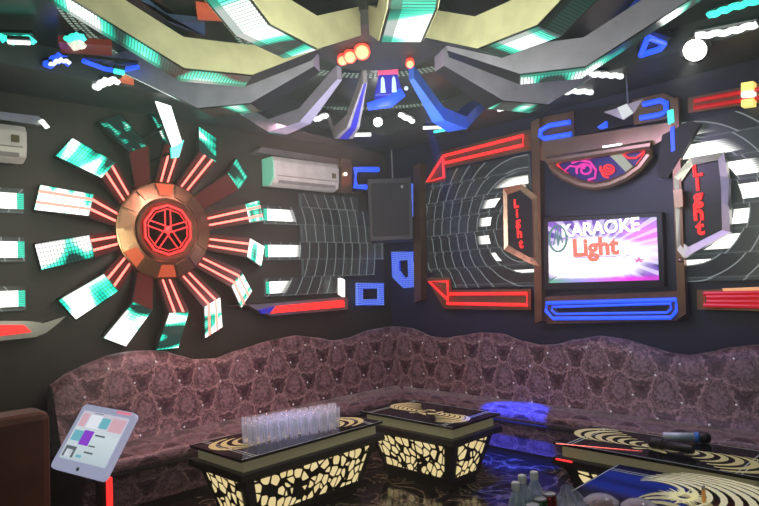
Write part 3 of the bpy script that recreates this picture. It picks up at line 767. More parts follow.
def red_frame(loops, plate, label, mat='red', platemat='gold_dark', d=.13, r=.016):
    t = thing('red_neon_frame', label, 'neon light', Rw(plate[0][0], plate[0][1], 0))
    MB().prism(rw_poly(plate, d-.03), DX*(d-.03-.078)).build('gold_plate', K[platemat], t)
    for lp in loops:
        MB().tube(rw_poly(lp, d), r, 8, True).build('neon_tube', K[mat], t)
    return t
red_frame([[(427, 182), (442.5, 157), (444, 177)], [(444, 163), (443, 156), (523, 135.5), (523, 145)]],
          [(425.5, 184), (440, 152), (526, 130), (531, 130), (531, 150), (446, 168), (445, 181)], 'red neon frame with a triangle end, over the tile panel left of the TV')
red_frame([[(429, 281.5), (447.5, 281.5), (448, 300)], [(448, 294), (447, 303.5), (527, 305), (527, 293.5)]],
          [(426, 278), (450, 277), (451, 290), (531, 289), (531, 310), (444, 309)], 'red neon frame with a triangle end, under the tile panel left of the TV')
rf3 = red_frame([[(694, 101), (770, 87), (770, 96), (694, 108)]], [(688, 98), (800, 75), (800, 97), (688, 113)], 'dull red neon frame over the tile panel at the right edge', 'red_deep')
rf4 = red_frame([[(704, 293.5), (790, 292), (790, 307), (704, 305)], [(707, 297), (790, 296.5), (790, 302), (707, 301.5)]], [(697, 290), (800, 288), (800, 312), (697, 309.5)], 'red neon frame under the tile panel at the right edge', 'red_deep')
for q in ([(741, 83), (753, 81), (753, 89), (741, 91)], [(741, 100), (753, 98), (753, 105), (741, 106.5)]):
    MB().prism(rw_poly(q, .18), DX*.08).build('yellow_light_square', K['yellow_light'], rf3)
MB().prism(rw_poly([(741, 92), (753, 90.5), (753, 96), (741, 97)], .185), DX*.08).build('white_light_square', K['white_soft'], rf3)
MB().prism(rw_poly([(722, 288.5), (759, 287), (759, 292.5), (724, 292.5)], .13), DX*.03).build('orange_lit_strip', simple('orange_stripes', (.6, .25, .1), .4, emis=(.9, .5, .25), es=.7), rf4)

# ---- TV cabinet panel
tvp = thing('tv_wall_panel', 'dark wall panel in a gold frame with blue neon, around the TV', 'wall panel', (5, 2.45, 1.2))
MB().prism(rw_poly([(536, 150), (674, 126), (676, 190), (684, 316), (540, 321)], .05), DX*.045).build('back_board', simple('panel_navy', (.016, .021, .035), .4), tvp)
MB().prism(rw_poly([(531, 122), (539, 118), (542, 321), (535, 323)], .13), DX*.12).build('frame_post', K['gold_dark'], tvp)
MB().prism(rw_poly([(670, 100), (678, 97), (686, 314), (678, 319)], .13), DX*.055).build('frame_post', K['gold_dark'], tvp)
MB().prism(rw_poly([(537, 142), (672, 122), (673, 134), (652, 146), (548, 161), (538, 160)], .10), DX*.06).build('top_band', K['gold'], tvp)
MB().prism(rw_poly([(534, 148), (536, 125), (544, 117), (574, 111), (574, 138)], .08), DX*.07).build('crown_plate', K['gold_dark'], tvp)
MB().prism(rw_poly([(632, 100), (664, 93), (674, 98), (674, 118), (634, 125)], .08), DX*.07).build('crown_plate', K['gold_dark'], tvp)
MB().prism(rw_poly([(574, 112), (632, 101), (634, 124), (574, 136)], .06), DX*.05).build('crown_infill', K['black'], tvp)
MB().prism(rw_poly([(541, 297), (684, 291), (686, 316), (676, 321), (548, 324), (541, 316)], .09), DX*.08).build('lower_plate', K['gold_dark'], tvp)
MB().tube(rw_poly([(570, 122), (549, 125.5), (541, 130), (540, 136), (544, 138.5), (571, 134)], .12), .022, 8).build('blue_neon_hook', K['blue'], tvp)
MB().tube(rw_poly([(643, 104.5), (660, 100.5), (666, 103), (666, 111), (660, 114.5), (640, 118)], .12), .022, 8).build('blue_neon_hook', K['blue'], tvp)
MB().prism(rw_poly([(597, 127), (606, 121), (606, 127), (600, 129)], .09), DX*.03).build('blue_accent', K['blue'], tvp)
MB().tube(rw_poly([(546.5, 303), (676, 299.5), (677, 310), (671, 317.5), (553, 318.5), (546, 311)], .12), .016, 8, True).build('blue_neon_loop', K['blue'], tvp)
MB().tube(rw_poly([(552, 307), (671, 303.5), (671, 309), (667, 312.5), (556, 314), (551.5, 310)], .12), .010, 8, True).build('blue_neon_loop', K['blue'], tvp)
MB().prism(rw_poly([(556, 308.5), (667, 305.5), (665, 311), (558, 312)], .105), DX*.02).build('dark_slot', K['black'], tvp)
MB().prism(rw_poly([(667, 111), (673, 109), (674, 122), (668, 124)], .14), DX*.03).build('cyan_light', K['cyan'], tvp)
MB().prism(rw_poly([(670, 128), (674, 126), (675, 150), (671, 152)], .14), DX*.03).build('blue_light', K['blue'], tvp)
MB().ball(Rw(680.5, 260, .14), .028, 10, .7).build('frame_bolt', K['gold'], tvp, True)
MB().prism(rw_poly([(662, 135), (676, 128), (690, 120), (700, 124), (668, 178), (656, 176)], .135), DX*.05).build('dark_shoulder', K['black_matte'], tvp)

# mouth shaped sign
bowl = [(548, 161), (652, 145), (650, 155), (641, 167), (627, 177), (611, 184), (596, 186.5), (580, 184), (565, 177), (555, 170)]
ms = thing('bowl_shaped_sign', 'half round dark blue sign with gold rim and red neon scrolls above the TV', 'sign', Rw(600, 186, 0))
MB().prism(rw_poly(bowl, .09), DX*.05).build('face', simple('sign_blue', (.02, .02, .10), .3, emis=(.03, .02, .16), es=.5), ms)
MB().tube(rw_poly(bowl, .12), .040, 10, True).build('gold_rim', K['gold'], ms)
inner = [(Vector(q)-Vector((600, 163)))*.86+Vector((600, 163.5)) for q in bowl]
MB().tube(rw_poly(inner, .11), .010, 6, True).build('neon_outline', K['red'], ms)
def scroll(cx, cy, s, a0, turns, flip=1):
    return [(cx+flip*s*(1-.75*t/turns/6.3)*cos(a0+t), cy+s*.8*(1-.75*t/turns/6.3)*sin(a0+t)) for t in [i*.4 for i in range(int(turns*6.3/.4))]]
MB().tube(rw_poly([(556, 169), (564, 171), (570, 166), (578, 167), (586, 166)] , .11), .009, 6).build('neon_scroll', K['magenta'], ms)
MB().tube(rw_poly(scroll(585, 170, 9, 2.6, 1.4), .11), .010, 6).build('neon_scroll', K['magenta'], ms)
MB().tube(rw_poly([(572, 163), (580, 160), (590, 162), (596, 170), (595, 178), (588, 180)], .11), .011, 6).build('neon_scroll', K['magenta'], ms)
MB().tube(rw_poly(scroll(608, 169, 8, -.5, 1.6, -1), .11), .009, 6).build('neon_scroll', K['red'], ms)
MB().tube(rw_poly(scroll(608, 172, 7, 1.5, 1.2), .11), .008, 6).build('neon_scroll', K['red'], ms)
MB().tube(rw_poly([(622, 153), (628, 158), (636, 158), (644, 152)], .11), .009, 6).build('neon_scroll', K['red'], ms)
MB().prism(rw_poly([(606, 152), (616, 149), (632, 166), (626, 172)], .125), DX*.02).build('lit_stripe', emis('stripe_glow', (.5, .55, .4), .55), ms)
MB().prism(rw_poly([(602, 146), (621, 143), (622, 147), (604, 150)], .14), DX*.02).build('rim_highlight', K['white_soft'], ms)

# ---- television
scr = [(548, 222), (656.5, 217), (659, 280), (549, 283)]
tv = thing('television', 'flat television showing a white and violet karaoke picture on the right wall', 'television', Rw(603, 283, 0))
MB().prism(rw_poly([(543, 217.5), (662, 212), (664.5, 287), (544, 290.5)], .12), DX*.07).build('casing', K['black'], tv, bevel=.006)
S = rw_poly(scr, .123)
MB().quad([S[3], S[2], S[1], S[0]]).build('screen', K['tv'], tv)
def on_tv(u, v, e=.004):
    a = S[3].lerp(S[2], u); b = S[0].lerp(S[1], u); return a.lerp(b, v) + Vector((-e, 0, 0))
ex = (S[2]-S[3]).normalized(); ez = Vector((0, 0, 1))
def tvM(u, v, e=.006):
    m = Matrix((ex, ez, Vector((-1, 0, 0)))).transposed().to_4x4(); m.translation = on_tv(u, v, e); return m
MB().text('KARAOKE', tvM(.50, .86), .15, bold=.003).build('picture_headline', K['tv_white'], tv)
MB().text('Light', tvM(.46, .55, .010), .205, bold=.008).build('picture_title', K['tv_orange'], tv)
rg = [(on_tv(.105+.088*cos(a)*1.0, .72+.21*sin(a), .008)) for a in [2*pi*k/28 for k in range(28)]]
MB().tube(rg, .009, 6, True).build('picture_emblem', K['tv_ink'], tv)
eb = MB()
for pts in (((.06,.62),(.085,.85),(.10,.66)), ((.11,.62),(.13,.84),(.15,.64)), ((.075,.74),(.095,.74)), ((.12,.73),(.14,.73)), ((.105,.6),(.105,.9))):
    eb.tube([on_tv(u, v, .008) for u, v in pts], .006, 6)
eb.build('picture_emblem', K['tv_ink'], tv)
MB().prism([on_tv(u, v, .006) for u, v in ((0, 0), (.10, .12), (.02, .06), (0, .10))], DX*.001).build('picture_corner', K['tv_ink'], tv)
MB().prism([on_tv(u, v, .006) for u, v in ((.83, .34), (.845, .385), (.86, .34), (.90, .345), (.87, .32), (.88, .28), (.845, .305), (.81, .28), (.82, .32), (.79, .345))], DX*.001).build('picture_star', K['tv_pink'], tv)
MB().tube([on_tv(.27+.045*i, .395+.01*(i % 2), .006) for i in range(12)], .004, 5).build('picture_subtitle', K['tv_lilac'], tv)

# ---- two vertical "Light" signs
def light_sign(outer, inner, letters, label, fmat, sz, outline, tilt=0):
    t = thing('vertical_sign', label, 'sign', Rw(outer[0][0], outer[0][1], 0))
    A = rw_poly(outer, .14); B = rw_poly(inner, .125); n = len(A)
    MB().prism(rw_poly(inner, .10), DX*.02).build('dark_face', simple('sign_black', (.02, .026, .03), .3), t)
    for i in range(n):
        j = (i+1) % n
        m = MB(); m.add([A[i], A[j], B[j], B[i], A[i]+DX*.06, A[j]+DX*.06, B[j]+DX*.045, B[i]+DX*.045],
                        [(0,1,2,3), (4,7,6,5), (0,4,5,1), (3,2,6,7), (1,5,6,2), (0,3,7,4)])
        m.build('frame_bar', K[fmat], t)
    for ch, px, py, s in letters:
        m = Matrix((Vector((0,-1,0)), ZN, Vector((-1,0,0)))).transposed().to_4x4(); m.translation = Rw(px, py, .112)
        MB().text(ch, m, s, outline=outline).build('neon_letter', K['red'], t)
    return t
light_sign([(503, 188), (521, 184), (537, 196), (539, 266), (531, 264), (504, 250)], [(507, 195), (520, 190), (532, 200), (534, 258), (529, 257), (508, 245)],
           [('L', 516, 204, .105), ('i', 517, 213.5, .105), ('g', 518, 222, .105), ('h', 519.5, 233.5, .115), ('t', 521, 244, .115)],
           'narrow vertical red neon sign reading Light, left of the TV', 'gold', .15, .006)
light_sign([(674, 177), (690, 158), (724, 152), (728, 180), (730, 232), (684, 258), (677, 250)], [(681, 182), (693, 165), (718, 160), (721, 184), (722, 230), (688, 247), (682, 242)],
           [('L', 697, 170, .145), ('i', 697.5, 184.5, .14), ('g', 698, 197, .15), ('h', 698.5, 213.5, .155), ('t', 700, 228, .155)],
           'wide vertical red neon sign reading light, right of the TV', 'silver', .2, .0065)
for q, mt, lab in (([(673, 190), (682, 189), (683, 207), (675, 208)], 'gold', 'gold clip on the left edge of the wide vertical sign'),
                   ([(720, 176), (729, 178), (728, 206), (722, 202)], 'arm_lilac', 'grey clip on the right edge of the wide vertical sign')):
    solo('sign_clip', MB().prism(rw_poly(q, .19), DX*.05), K[mt], lab, 'clip')

# ================================================================== CORNER SOFA
Ltop = [(1.36, .86), (1.49, .94), (1.63, .99), (1.78, 1.03), (1.93, 1.04), (2.09, 1.03), (2.21, 1.01), (2.34, .96), (2.47, .915), (2.66, .90), (2.9, .95), (3.22, 1.0), (3.5, 1.02), (3.74, .98), (3.99, .925), (4.2, .935), (4.48, .99), (4.75, 1.0), (5.1, .98)]
Rtop = [(5.1, .98), (4.75, 1.0), (4.55, .99), (4.27, .91), (4.07, .90), (3.88, .93), (3.63, .97), (3.4, .97), (3.18, .91), (2.98, .88), (2.83, .89), (2.64, .94), (2.41, .98), (2.2, .96), (2.01, .91), (1.86, .87), (1.72, .86), (1.58, .89), (1.45, .93), (1.26, .96), (1.0, .97), (.7, .91), (.5, .88), (.2, .93)]
def interp(tab, x):
    tab = sorted(tab)
    if x <= tab[0][0]: return tab[0][1]
    for (a, fa), (b, fb) in zip(tab, tab[1:]):
        if x <= b:
            t = (x-a)/(b-a); t = t*t*(3-2*t)*.5 + t*.5; return fa+(fb-fa)*t
    return tab[-1][1]
sofa = thing('corner_sofa', 'long L shaped damask sofa with wavy studded backrest along both walls', 'sofa', (4.5, 4.5, 0))
SZS = .42
bprof = [(.50, 0.0), (.44, .08), (.36, .35), (.285, .70), (.235, .92), (.20, .985), (.17, 1.0), (.13, .985), (.10, .9)]
def bz(zt, t): return SZS-.06 + (zt-SZS+.06)*t
def back_left(u, v):
    k = v*(len(bprof)-1); i = min(int(k), len(bprof)-2); f = k-i
    d = bprof[i][0]*(1-f)+bprof[i+1][0]*f; t = bprof[i][1]*(1-f)+bprof[i+1][1]*f
    x = 1.36 + (5-d-1.36)*u
    return Vector((x, 5-d, bz(interp(Ltop, x), t)))
def back_right(u, v):
    k = v*(len(bprof)-1); i = min(int(k), len(bprof)-2); f = k-i
    d = bprof[i][0]*(1-f)+bprof[i+1][0]*f; t = bprof[i][1]*(1-f)+bprof[i+1][1]*f
    y = (5-d) + (.2-(5-d))*u
    return Vector((5-d, y, bz(interp(Rtop, y), t)))
def end_cap(mb, x0):      # closes the sofa's left end
    pts = [back_left(0, i/16) for i in range(17)]
    mb.add(pts+[Vector((x0, 4.9, .36))], [tuple(range(18))], [[(p.y, p.z) for p in pts]+[(4.9, .36)]])
mb = MB().grid(back_left, 90, 16, lambda u, v: (1.36+3.4*u, back_left(u, v).z)); end_cap(mb, 1.36)
bl = mb.build('backrest', K['fabric'], sofa, True)
br = MB().grid(back_right, 100, 16, lambda u, v: (4.76-4.56*u+.09, back_right(u, v).z)).build('backrest', K['fabric'], sofa, True)
sprof = [(.30, SZS-.03), (.45, SZS), (.76, SZS+.005), (.83, SZS-.01), (.86, SZS-.04), (.86, SZS-.08), (.84, SZS-.11)]
fprof = [(.83, SZS-.115), (.82, .2), (.80, .07)]
def seatfn(prof, left):
    def fn(u, v):
        k = v*(len(prof)-1); i = min(int(k), len(prof)-2); f = k-i
        d = prof[i][0]*(1-f)+prof[i+1][0]*f; z = prof[i][1]*(1-f)+prof[i+1][1]*f
        if not left: d -= .12*min(1, max(0, (d-.3)/.5))
        dl = d
        if left:
            dr = d-.12*min(1, max(0, (d-.3)/.5)); x = 1.36+(5-dr-1.36)*u; return Vector((x, 5-d, z))
        dlft = d+.12*min(1, max(0, (d-.3)/.5)) if d < .3 else d+.12
        y = (5-dlft)+(.2-(5-dlft))*u; return Vector((5-d, y, z))
    return fn
for left in (True, False):
    fn = seatfn(sprof, left)
    MB().grid(fn, 60, 14, (lambda u, v: (1.36+3.1*u, .07+v*.75)) if left else (lambda u, v: (4.2-4*u, .07+v*.75))).build('seat_cushion', K['fabric'], sofa, True)
    fn2 = seatfn(fprof, left)
    MB().grid(fn2, 60, 4, (lambda u, v: (1.36+3.1*u, .4-.33*v)) if left else (lambda u, v: (4.2-4*u, .4-.33*v))).build('front_skirt', K['fabric'], sofa, True)
MB().box((1.36, 4.21, 0), (4.3, 4.98, .08)).build('plinth', K['black'], sofa)
MB().box((4.33, .2, 0), (4.98, 4.21, .08)).build('plinth', K['black'], sofa)
MB().tube([Vector((1.36, 5-.845, SZS-.11)), Vector((4.27, 5-.845, SZS-.11)), Vector((4.275, .2, SZS-.11))], .012, 6).build('piping', K['black'], sofa)
# left end panel under the seat
MB().box((1.35, 4.19, .05), (1.37, 4.95, SZS-.06)).build('end_panel', simple('sofa_end', (.10, .055, .06), .6), sofa)
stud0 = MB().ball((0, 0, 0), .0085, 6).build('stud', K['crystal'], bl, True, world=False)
first = True
def stud(fn, u, v, par):
    global first
    p = fn(u, v); e = .01; pu = fn(min(1, u+e), v)-fn(max(0, u-e), v); pv = fn(u, min(1, v+e))-fn(u, max(0, v-e))
    n = pu.cross(pv).normalized()
    if n.dot(EYE-p) < 0: n = -n
    o = stud0 if first else stud0.copy()
    if not first: COL.objects.link(o)
    first = False
    o.parent = par; o.location = p + n*.006 - root_loc(par)
for row, v in enumerate((.14, .25, .36, .47)):
    for i in range(9):
        x = 1.55+.36*i+(.18 if row % 2 else 0); u = (x-1.36)/(4.7-1.36)
        if u < .98: stud(back_left, u, v, bl)
    for i in range(11):
        y = 4.45-.36*i-(.18 if row % 2 else 0); u = (4.7-y)/(4.5)
        if .02 < u < .98: stud(back_right, u, v, br)

# ================================================================== TABLES
def motif(mb, P, flip=1, n=8, r0=.045, dr=.024, w=.0085, drift=.030, squash=.80, a0=-65, a1=105):
    """comb of nested tapering crescents like the plumes of a bird; P maps (x, y) to the table top"""
    for k in range(n):
        r = r0+dr*k; cx = .06+drift*k; cy = -.012*k; L_ = []; R_ = []
        for i in range(15):
            t = i/14; a = radians(a0-4*k+(a1-a0)*t); ww = w*(1+.10*k)*(.15+1.6*sin(pi*min(1, .08+t*.9)))
            L_.append((cx+(r+ww)*cos(a), cy+(r+ww)*sin(a)*squash)); R_.append((cx+(r-ww)*cos(a), cy+(r-ww)*sin(a)*squash))
        m = len(L_)
        mb.add([P(flip*x, flip*y) for x, y in L_]+[P(flip*x, flip*y) for x, y in R_], [(i, i+1, m+i+1, m+i) for i in range(m-1)])
def blobs(mb, P, pts):
    for (x, y, rx, ry, a) in pts:
        vs = []
        for k in range(10):
            t = 2*pi*k/10; r = 1+.28*sin(3*t+x*40)
            dx, dy = rx*r*cos(t), ry*r*sin(t); vs.append(P(x+dx*cos(a)-dy*sin(a), y+dx*sin(a)+dy*cos(a)))
        mb.add(vs, [tuple(range(10))])
def table(loc, L, W, rot, label, ZT=.49, art=None):
    """long axis = local x; loc = centre"""
    t = thing('lounge_table', label, 'table', (loc[0], loc[1], 0), 'glass topped lounge tables with glowing cut-out bases')
    M = Matrix.Rotation(rot, 4, 'Z')
    def b(x, y, z): return M @ Vector((x, y, z))
    def ring(l, w, z): return [b(-l, -w, z), b(l, -w, z), b(l, w, z), b(-l, w, z)]
    l, w = L/2, W/2; z0 = 0.0
    zs = ZT-.015; zl = zs-.072; zr = zl-.045
    B = lambda mb, n, m, p=t, **k: mb.build(n, m, p, world=False, **k)
    B(MB().frust(ring(l-.17, w-.14, 0), ring(l-.165, w-.135, .055)), 'plinth', K['black'])
    bl_, bw_ = l-.155, w-.125; tl_, tw_ = l-.055, w-.045
    B(MB().frust(ring(bl_, bw_, .05), ring(tl_, tw_, zr)), 'base_body', K['black'])
    bot, top = ring(bl_, bw_, .05), ring(tl_, tw_, zr)
    for i in range(4):
        j = (i+1) % 4; n = (bot[j]-bot[i]).cross(top[i]-bot[i]).normalized()
        mx = .05
        def q(u, v):
            p = bot[i].lerp(bot[j], u).lerp(top[i].lerp(top[j], u), v); return p + n*.004
        ln = (bot[j]-bot[i]).length; mu = mx/ln
        pts = [q(mu, .14), q(1-mu, .14), q(1-mu, .93), q(mu, .93)]
        hh = zr-.05
        B(MB().quad(pts, ((mx, .1*hh), (ln-mx, .1*hh), (ln-mx+.0, .93*hh), (mx, .93*hh))), 'glowing_panel', K['voro'])
    B(MB().frust(ring(l+.0, w+.0, zr), ring(l-.005, w-.005, zl)), 'rim', K['black'], bevel=.006)
    B(MB().frust(ring(l-.05, w-.05, zl), ring(l-.05, w-.05, zs)), 'lit_slab', K['slab'])
    g = B(MB().frust(ring(l-.012, w-.012, zs), ring(l-.012, w-.012, ZT)), 'glass_top', K['black_gloss'])
    e = .0012
    for sx in (-1, 1):
        for k in (.10, .125):
            x = sx*(l-k); B(MB().add([b(x-.004, -w+.015, ZT+e), b(x+.004, -w+.015, ZT+e), b(x+.004, w-.015, ZT+e), b(x-.004, w-.015, ZT+e)], [(0,1,2,3)]), 'etched_line', K['glass_edge'], g)
    for sy in (-1, 1):
        y = sy*(w-.02); B(MB().add([b(-l+.02, y-.003, ZT+e), b(l-.02, y-.003, ZT+e), b(l-.02, y+.003, ZT+e), b(-l+.02, y+.003, ZT+e)], [(0,1,2,3)]), 'etched_line', K['glass_edge'], g)
    mb = MB()
    sc = min(1.0, L/1.1)
    for sx in (-1, 1):
        motif(mb, lambda x, y: b(x*sc, y*sc, ZT+.0016), sx, 7, drift=.036 if L < 1.0 else .05)
    blobs(mb, lambda x, y: b(x*sc, y*sc, ZT+.002), [(-.07, .03, .05, .025, .4), (.0, .07, .06, .022, -.3), (.06, .0, .045, .02, .8), (.02, -.07, .05, .018, .1), (-.09, -.06, .035, .015, 1.2), (.1, .09, .04, .014, .5)])
    B(mb, 'printed_feathers', K['feather'], g)
    if art:
        mb = MB(); motif(mb, lambda x, y: b(art[0]+y*1.2, art[1]-x*1.2, ZT+.0022), 1, 9, .10, .034, .0052, .016, 1.0, -40, 140)
        for k in range(22):
            a = 2*pi*k/22; c_ = Vector((art[0]-.02, art[1]-.21)); d_ = Vector((cos(a), sin(a))); e_ = Vector((-sin(a), cos(a)))
            q = [c_+d_*.03+e_*.010, c_+d_*.03-e_*.010, c_+d_*(.10+.02*(k % 2))+e_*.004]
            mb.add([b(p.x, p.y, ZT+.0022) for p in q], [(0, 1, 2)])
        B(mb, 'printed_feathers', K['feather_bright'], g)
    return t, b
T1C = ((1.98+3.33)/2+.0, 3.725)
t1, b1 = table((2.505, 3.53), 1.22, .62, radians(2.0), 'glowing lounge table by the left sofa, covered with a cluster of glasses')
t2, b2 = table((3.53, 3.185), .96, .575, radians(90), 'empty glowing lounge table in the sofa corner, farthest from the viewer')
t3, b3 = table((3.585, 1.455), 1.13, .52, radians(90), 'glowing lounge table by the right sofa, with microphones lying on it')
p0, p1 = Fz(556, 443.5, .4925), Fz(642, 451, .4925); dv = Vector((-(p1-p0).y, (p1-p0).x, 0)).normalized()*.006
MB().add([p0-dv, p1-dv*.2, p1+dv*.2, p0+dv], [(0, 1, 2, 3)]).build('red_bar_reflection', K['red_hot'], t3)  # reflection of the wall's red bar, painted on the glass as a glowing strip
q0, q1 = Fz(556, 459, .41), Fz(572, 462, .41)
MB().tube([q0, q1], .006, 6).build('red_bar_reflection', K['red'], t3)  # same red reflection on the rim, built as a glowing tube
t4, b4 = table((2.34, 1.145), 1.66, .73, radians(1.5), label='nearest lounge table, mostly cut off, with bottles and snack bowls on it', art=(.55, .14))

# ================================================================== THINGS ON THE TABLES
TT = .4912
tum = MB()
tum.lathe([(.020, .0), (.026, .001), (.030, .065), (.034, .135), (.031, .135), (.027, .065), (.022, .012), (.001, .010)], 16, caps=False)
tum.v = [v for v in tum.v]
g0 = tum.build('drinking_glass', K['tumbler'], None, True)
i = 0
A = Fz(247, 447, TT); Bp = Fz(333, 430, TT)
dirn = (Bp-A); stepv = dirn/8.2; side = Vector((-dirn.y, dirn.x, 0)).normalized()*.078
rr = random.Random(3)
for row in range(4):
    for k in range(9 if row % 2 == 0 else 10):
        p = A + stepv*(k*.95 - (.5 if row % 2 else 0) + .55 + .35*row) + side*(row*.9) + Vector((rr.uniform(-.006, .006), rr.uniform(-.006, .006), 0))
        o = g0 if i == 0 else g0.copy()
        if i: COL.objects.link(o)
        o.location = (p.x, p.y, TT); i += 1
        tag(o, 'clear drinking glass in the dense cluster on the table by the left sofa', 'glass', 'glasses clustered on the left table')

def bottle(px, py, label, ztop=.745):
    p = Fz(px, py, ztop); t = thing('water_bottle', label, 'bottle', (p.x, p.y, TT), 'water bottles on the nearest table')
    h = ztop-TT
    B = lambda mb, n, m: mb.build(n, m, t, True, world=False)
    B(MB().lathe([(.028, 0), (.033, .004), (.033, h*.30), (.031, h*.34), (.033, h*.40), (.033, h*.62), (.026, h*.76), (.014, h*.86), (.0135, h*.90)], 20), 'bottle_body', K['bottle'])
    B(MB().lathe([(.0335, h*.40), (.0337, h*.41), (.0337, h*.60), (.0335, h*.61)], 20, caps=False), 'paper_label', simple('label_blue', (.10, .16, .26), .5))
    B(MB().lathe([(.0150, h*.885), (.0158, h*.89), (.0158, h*.985), (.014, h), (.001, h)], 18), 'cap', K['bottle_cap'])
bottle(534, 471.5, 'plastic water bottle with white cap, rightmost and farthest of the three bottles')
bottle(522, 475, 'plastic water bottle with white cap, middle one of the three bottles')
bottle(515.5, 482, 'plastic water bottle with white cap, leftmost and nearest of the three bottles')
def can(px, py, mat, label, zt=.665):
    p = Fz(px, py, zt); t = thing('drink_can', label, 'can', (p.x, p.y, TT), 'drink cans beside the bottles'); h = zt-TT
    MB().lathe([(.024, 0), (.027, .006), (.027, h*.9), (.0245, h*.97)], 20).build('can_body', mat, t, True, world=False)
    MB().lathe([(.0245, h*.965), (.0250, h*.99), (.0235, h), (.021, h-.004), (.001, h-.004)], 20).build('can_lid', K['can_top'], t, False, world=False)
can(549, 493, K['can_red'], 'dark red drink can with pale lid, rightmost of the three cans')
can(540, 498, K['can_green'], 'green drink can with pale lid, middle of the three cans')
can(532.5, 504, K['can_green'], 'green drink can with pale lid, leftmost and nearest of the three cans')
def snack_bowl(px, py, label, r=.066):
    p = Fz(px, py, .57); t = thing('snack_bowl', label, 'bowl', (p.x, p.y, TT), 'snack bowls on the nearest table')
    MB().lathe([(.035, 0), (.04, .004), (r, .062), (r+.003, .066), (r-.004, .064), (.036, .01), (.001, .008)], 24, caps=False).build('bowl_body', K['bowl'], t, True, world=False)
    mb = MB(); q = random.Random(px)
    mb.lathe([(r*.8, .045), (r*.6, .062), (r*.3, .072), (.001, .075)], 18, caps=False)
    for k in range(14):
        a = q.uniform(0, 6.28); d = q.uniform(0, r*.7); mb.ball((d*cos(a), d*sin(a), .062+.012*(1-d/r)), .012, 5, .7)
    mb.build('snacks', K['snack'], t, True, world=False)
    MB().lathe([(r+.004, .058), (r+.005, .068), (r*.7, .085), (r*.3, .092), (.001, .093)], 24, caps=False).build('cling_film', K['wrap'], t, True, world=False)
snack_bowl(601, 498, 'cling wrapped bowl of brown snacks on the nearest table, left one of the pair')
snack_bowl(639, 503, 'cling wrapped bowl of brown snacks on the nearest table, right one of the pair')
# crumpled plastic bag
p = Fz(568, 505, .52); q = random.Random(5); mb = MB()
def bag(u, v):
    a = 2*pi*u; ph = pi*.5*v; r = .055*cos(ph)*(1+.35*sin(5*a+3*v)+.2*sin(9*a-5*v)); return Vector((p.x+r*cos(a), p.y+r*sin(a), TT+.09*sin(ph)*(1+.3*sin(4*a))))
mb.grid(bag, 36, 10, lambda u, v: (u, v))
solo('plastic_bag', mb, K['wrap'], 'crumpled clear plastic bag on the nearest table, left of the snack bowls', 'bag', loc=(p.x, p.y, TT))

def microphone(pa, pb, label, body, ring):
    a = Fz(pa[0], pa[1], TT+.032); b_ = Fz(pb[0], pb[1], TT+.032); d = (b_-a).normalized(); L = .235
    c = a; t = thing('microphone', label, 'microphone', (c.x, c.y, TT), 'wireless microphones on the right table')
    Q = Matrix.Translation(c) @ d.to_track_quat('Z', 'Y').to_matrix().to_4x4()
    MB().lathe([(.017, 0), (.022, .006), (.023, .06), (.025, .165)], 16, Q).build('handle', body, t, True)
    MB().lathe([(.025, .165), (.031, .172), (.031, .186), (.029, .19)], 16, Q).build('collar', ring, t, True)
    MB().lathe([(.024, .19), (.031, .205), (.032, .225), (.026, .243), (.014, .251), (.001, .253)], 16, Q, caps=False).build('grille', K['mic_black'], t, True)
microphone((663, 436), (699, 437.5), 'silver blue handled microphone with blue collar lying on the right table', K['mic_silver'], K['mic_blue'])
microphone((694, 450), (650, 442), 'all black microphone crossing in front of the silver blue one', K['mic_black'], K['mic_black'])
p = Fz(704, 498, .51)  # small amber upright block with a metal cap
t = thing('amber_block', 'small amber block standing on the nearest table at lower right', 'amber_block', (p.x, p.y, TT))
MB().box((-.011, -.006, 0), (.011, .006, .055)).build('body', K['amber'], t, world=False, bevel=.003)
MB().box((-.010, -.005, .055), (.010, .005, .07)).build('metal_cap', K['chrome'], t, world=False, bevel=.002)

# ================================================================== TOUCH SCREEN ON STAND
BL, TL, TR, BR = Vector((.806, 2.889, .774)), Vector((.964, 2.926, 1.010)), Vector((1.071, 2.621, .986)), Vector((.914, 2.584, .750))
tex = (BR-BL).normalized(); tez = (TL-BL).normalized(); tn = tex.cross(tez).normalized()
ctr = (BL+TR)/2
tb = thing('touch_screen_kiosk', 'white framed touch screen on a slim stand before the left sofa', 'touch screen', (.935, 2.65, 0))
wT, hT = (BR-BL).length, (TL-BL).length
def tp(u, v, d=0.0): return BL + tex*(wT*u) + tez*(hT*v) + tn*d
def rr_poly(u0, u1, v0, v1, r, d):
    out = []; ru, rv = r/wT, r/hT
    for cx, cy, a0 in ((u1-ru, v1-rv, 0), (u0+ru, v1-rv, 90), (u0+ru, v0+rv, 180), (u1-ru, v0+rv, 270)):
        for k in range(5):
            a = radians(a0+22.5*k); out.append(tp(cx+ru*cos(a), cy+rv*sin(a), d))
    return out
MB().prism(rr_poly(0, 1, 0, 1, .022, 0), -tn*.022).build('screen_case', K['tab_white'], tb)
disp = MB().quad([tp(.07, .17, .0015), tp(.93, .17, .0015), tp(.93, .90, .0015), tp(.07, .90, .0015)]).build('display', K['screen'], tb)
def pic(u0, u1, v0, v1, mat, nm='song_tile'):
    MB().prism([tp(u0, v0, .003), tp(u1, v0, .003), tp(u1, v1, .003), tp(u0, v1, .003)], -tn*.0008).build(nm, K[mat], disp)
pic(.10, .23, .66, .86, 's_pink'); pic(.25, .48, .66, .86, 's_white'); pic(.46, .64, .68, .84, 's_teal'); pic(.66, .92, .66, .86, 's_pink')
pic(.10, .28, .44, .60, 's_teal'); pic(.28, .46, .40, .62, 's_purple'); pic(.10, .30, .20, .36, 's_dark'); pic(.14, .26, .20, .31, 's_white')
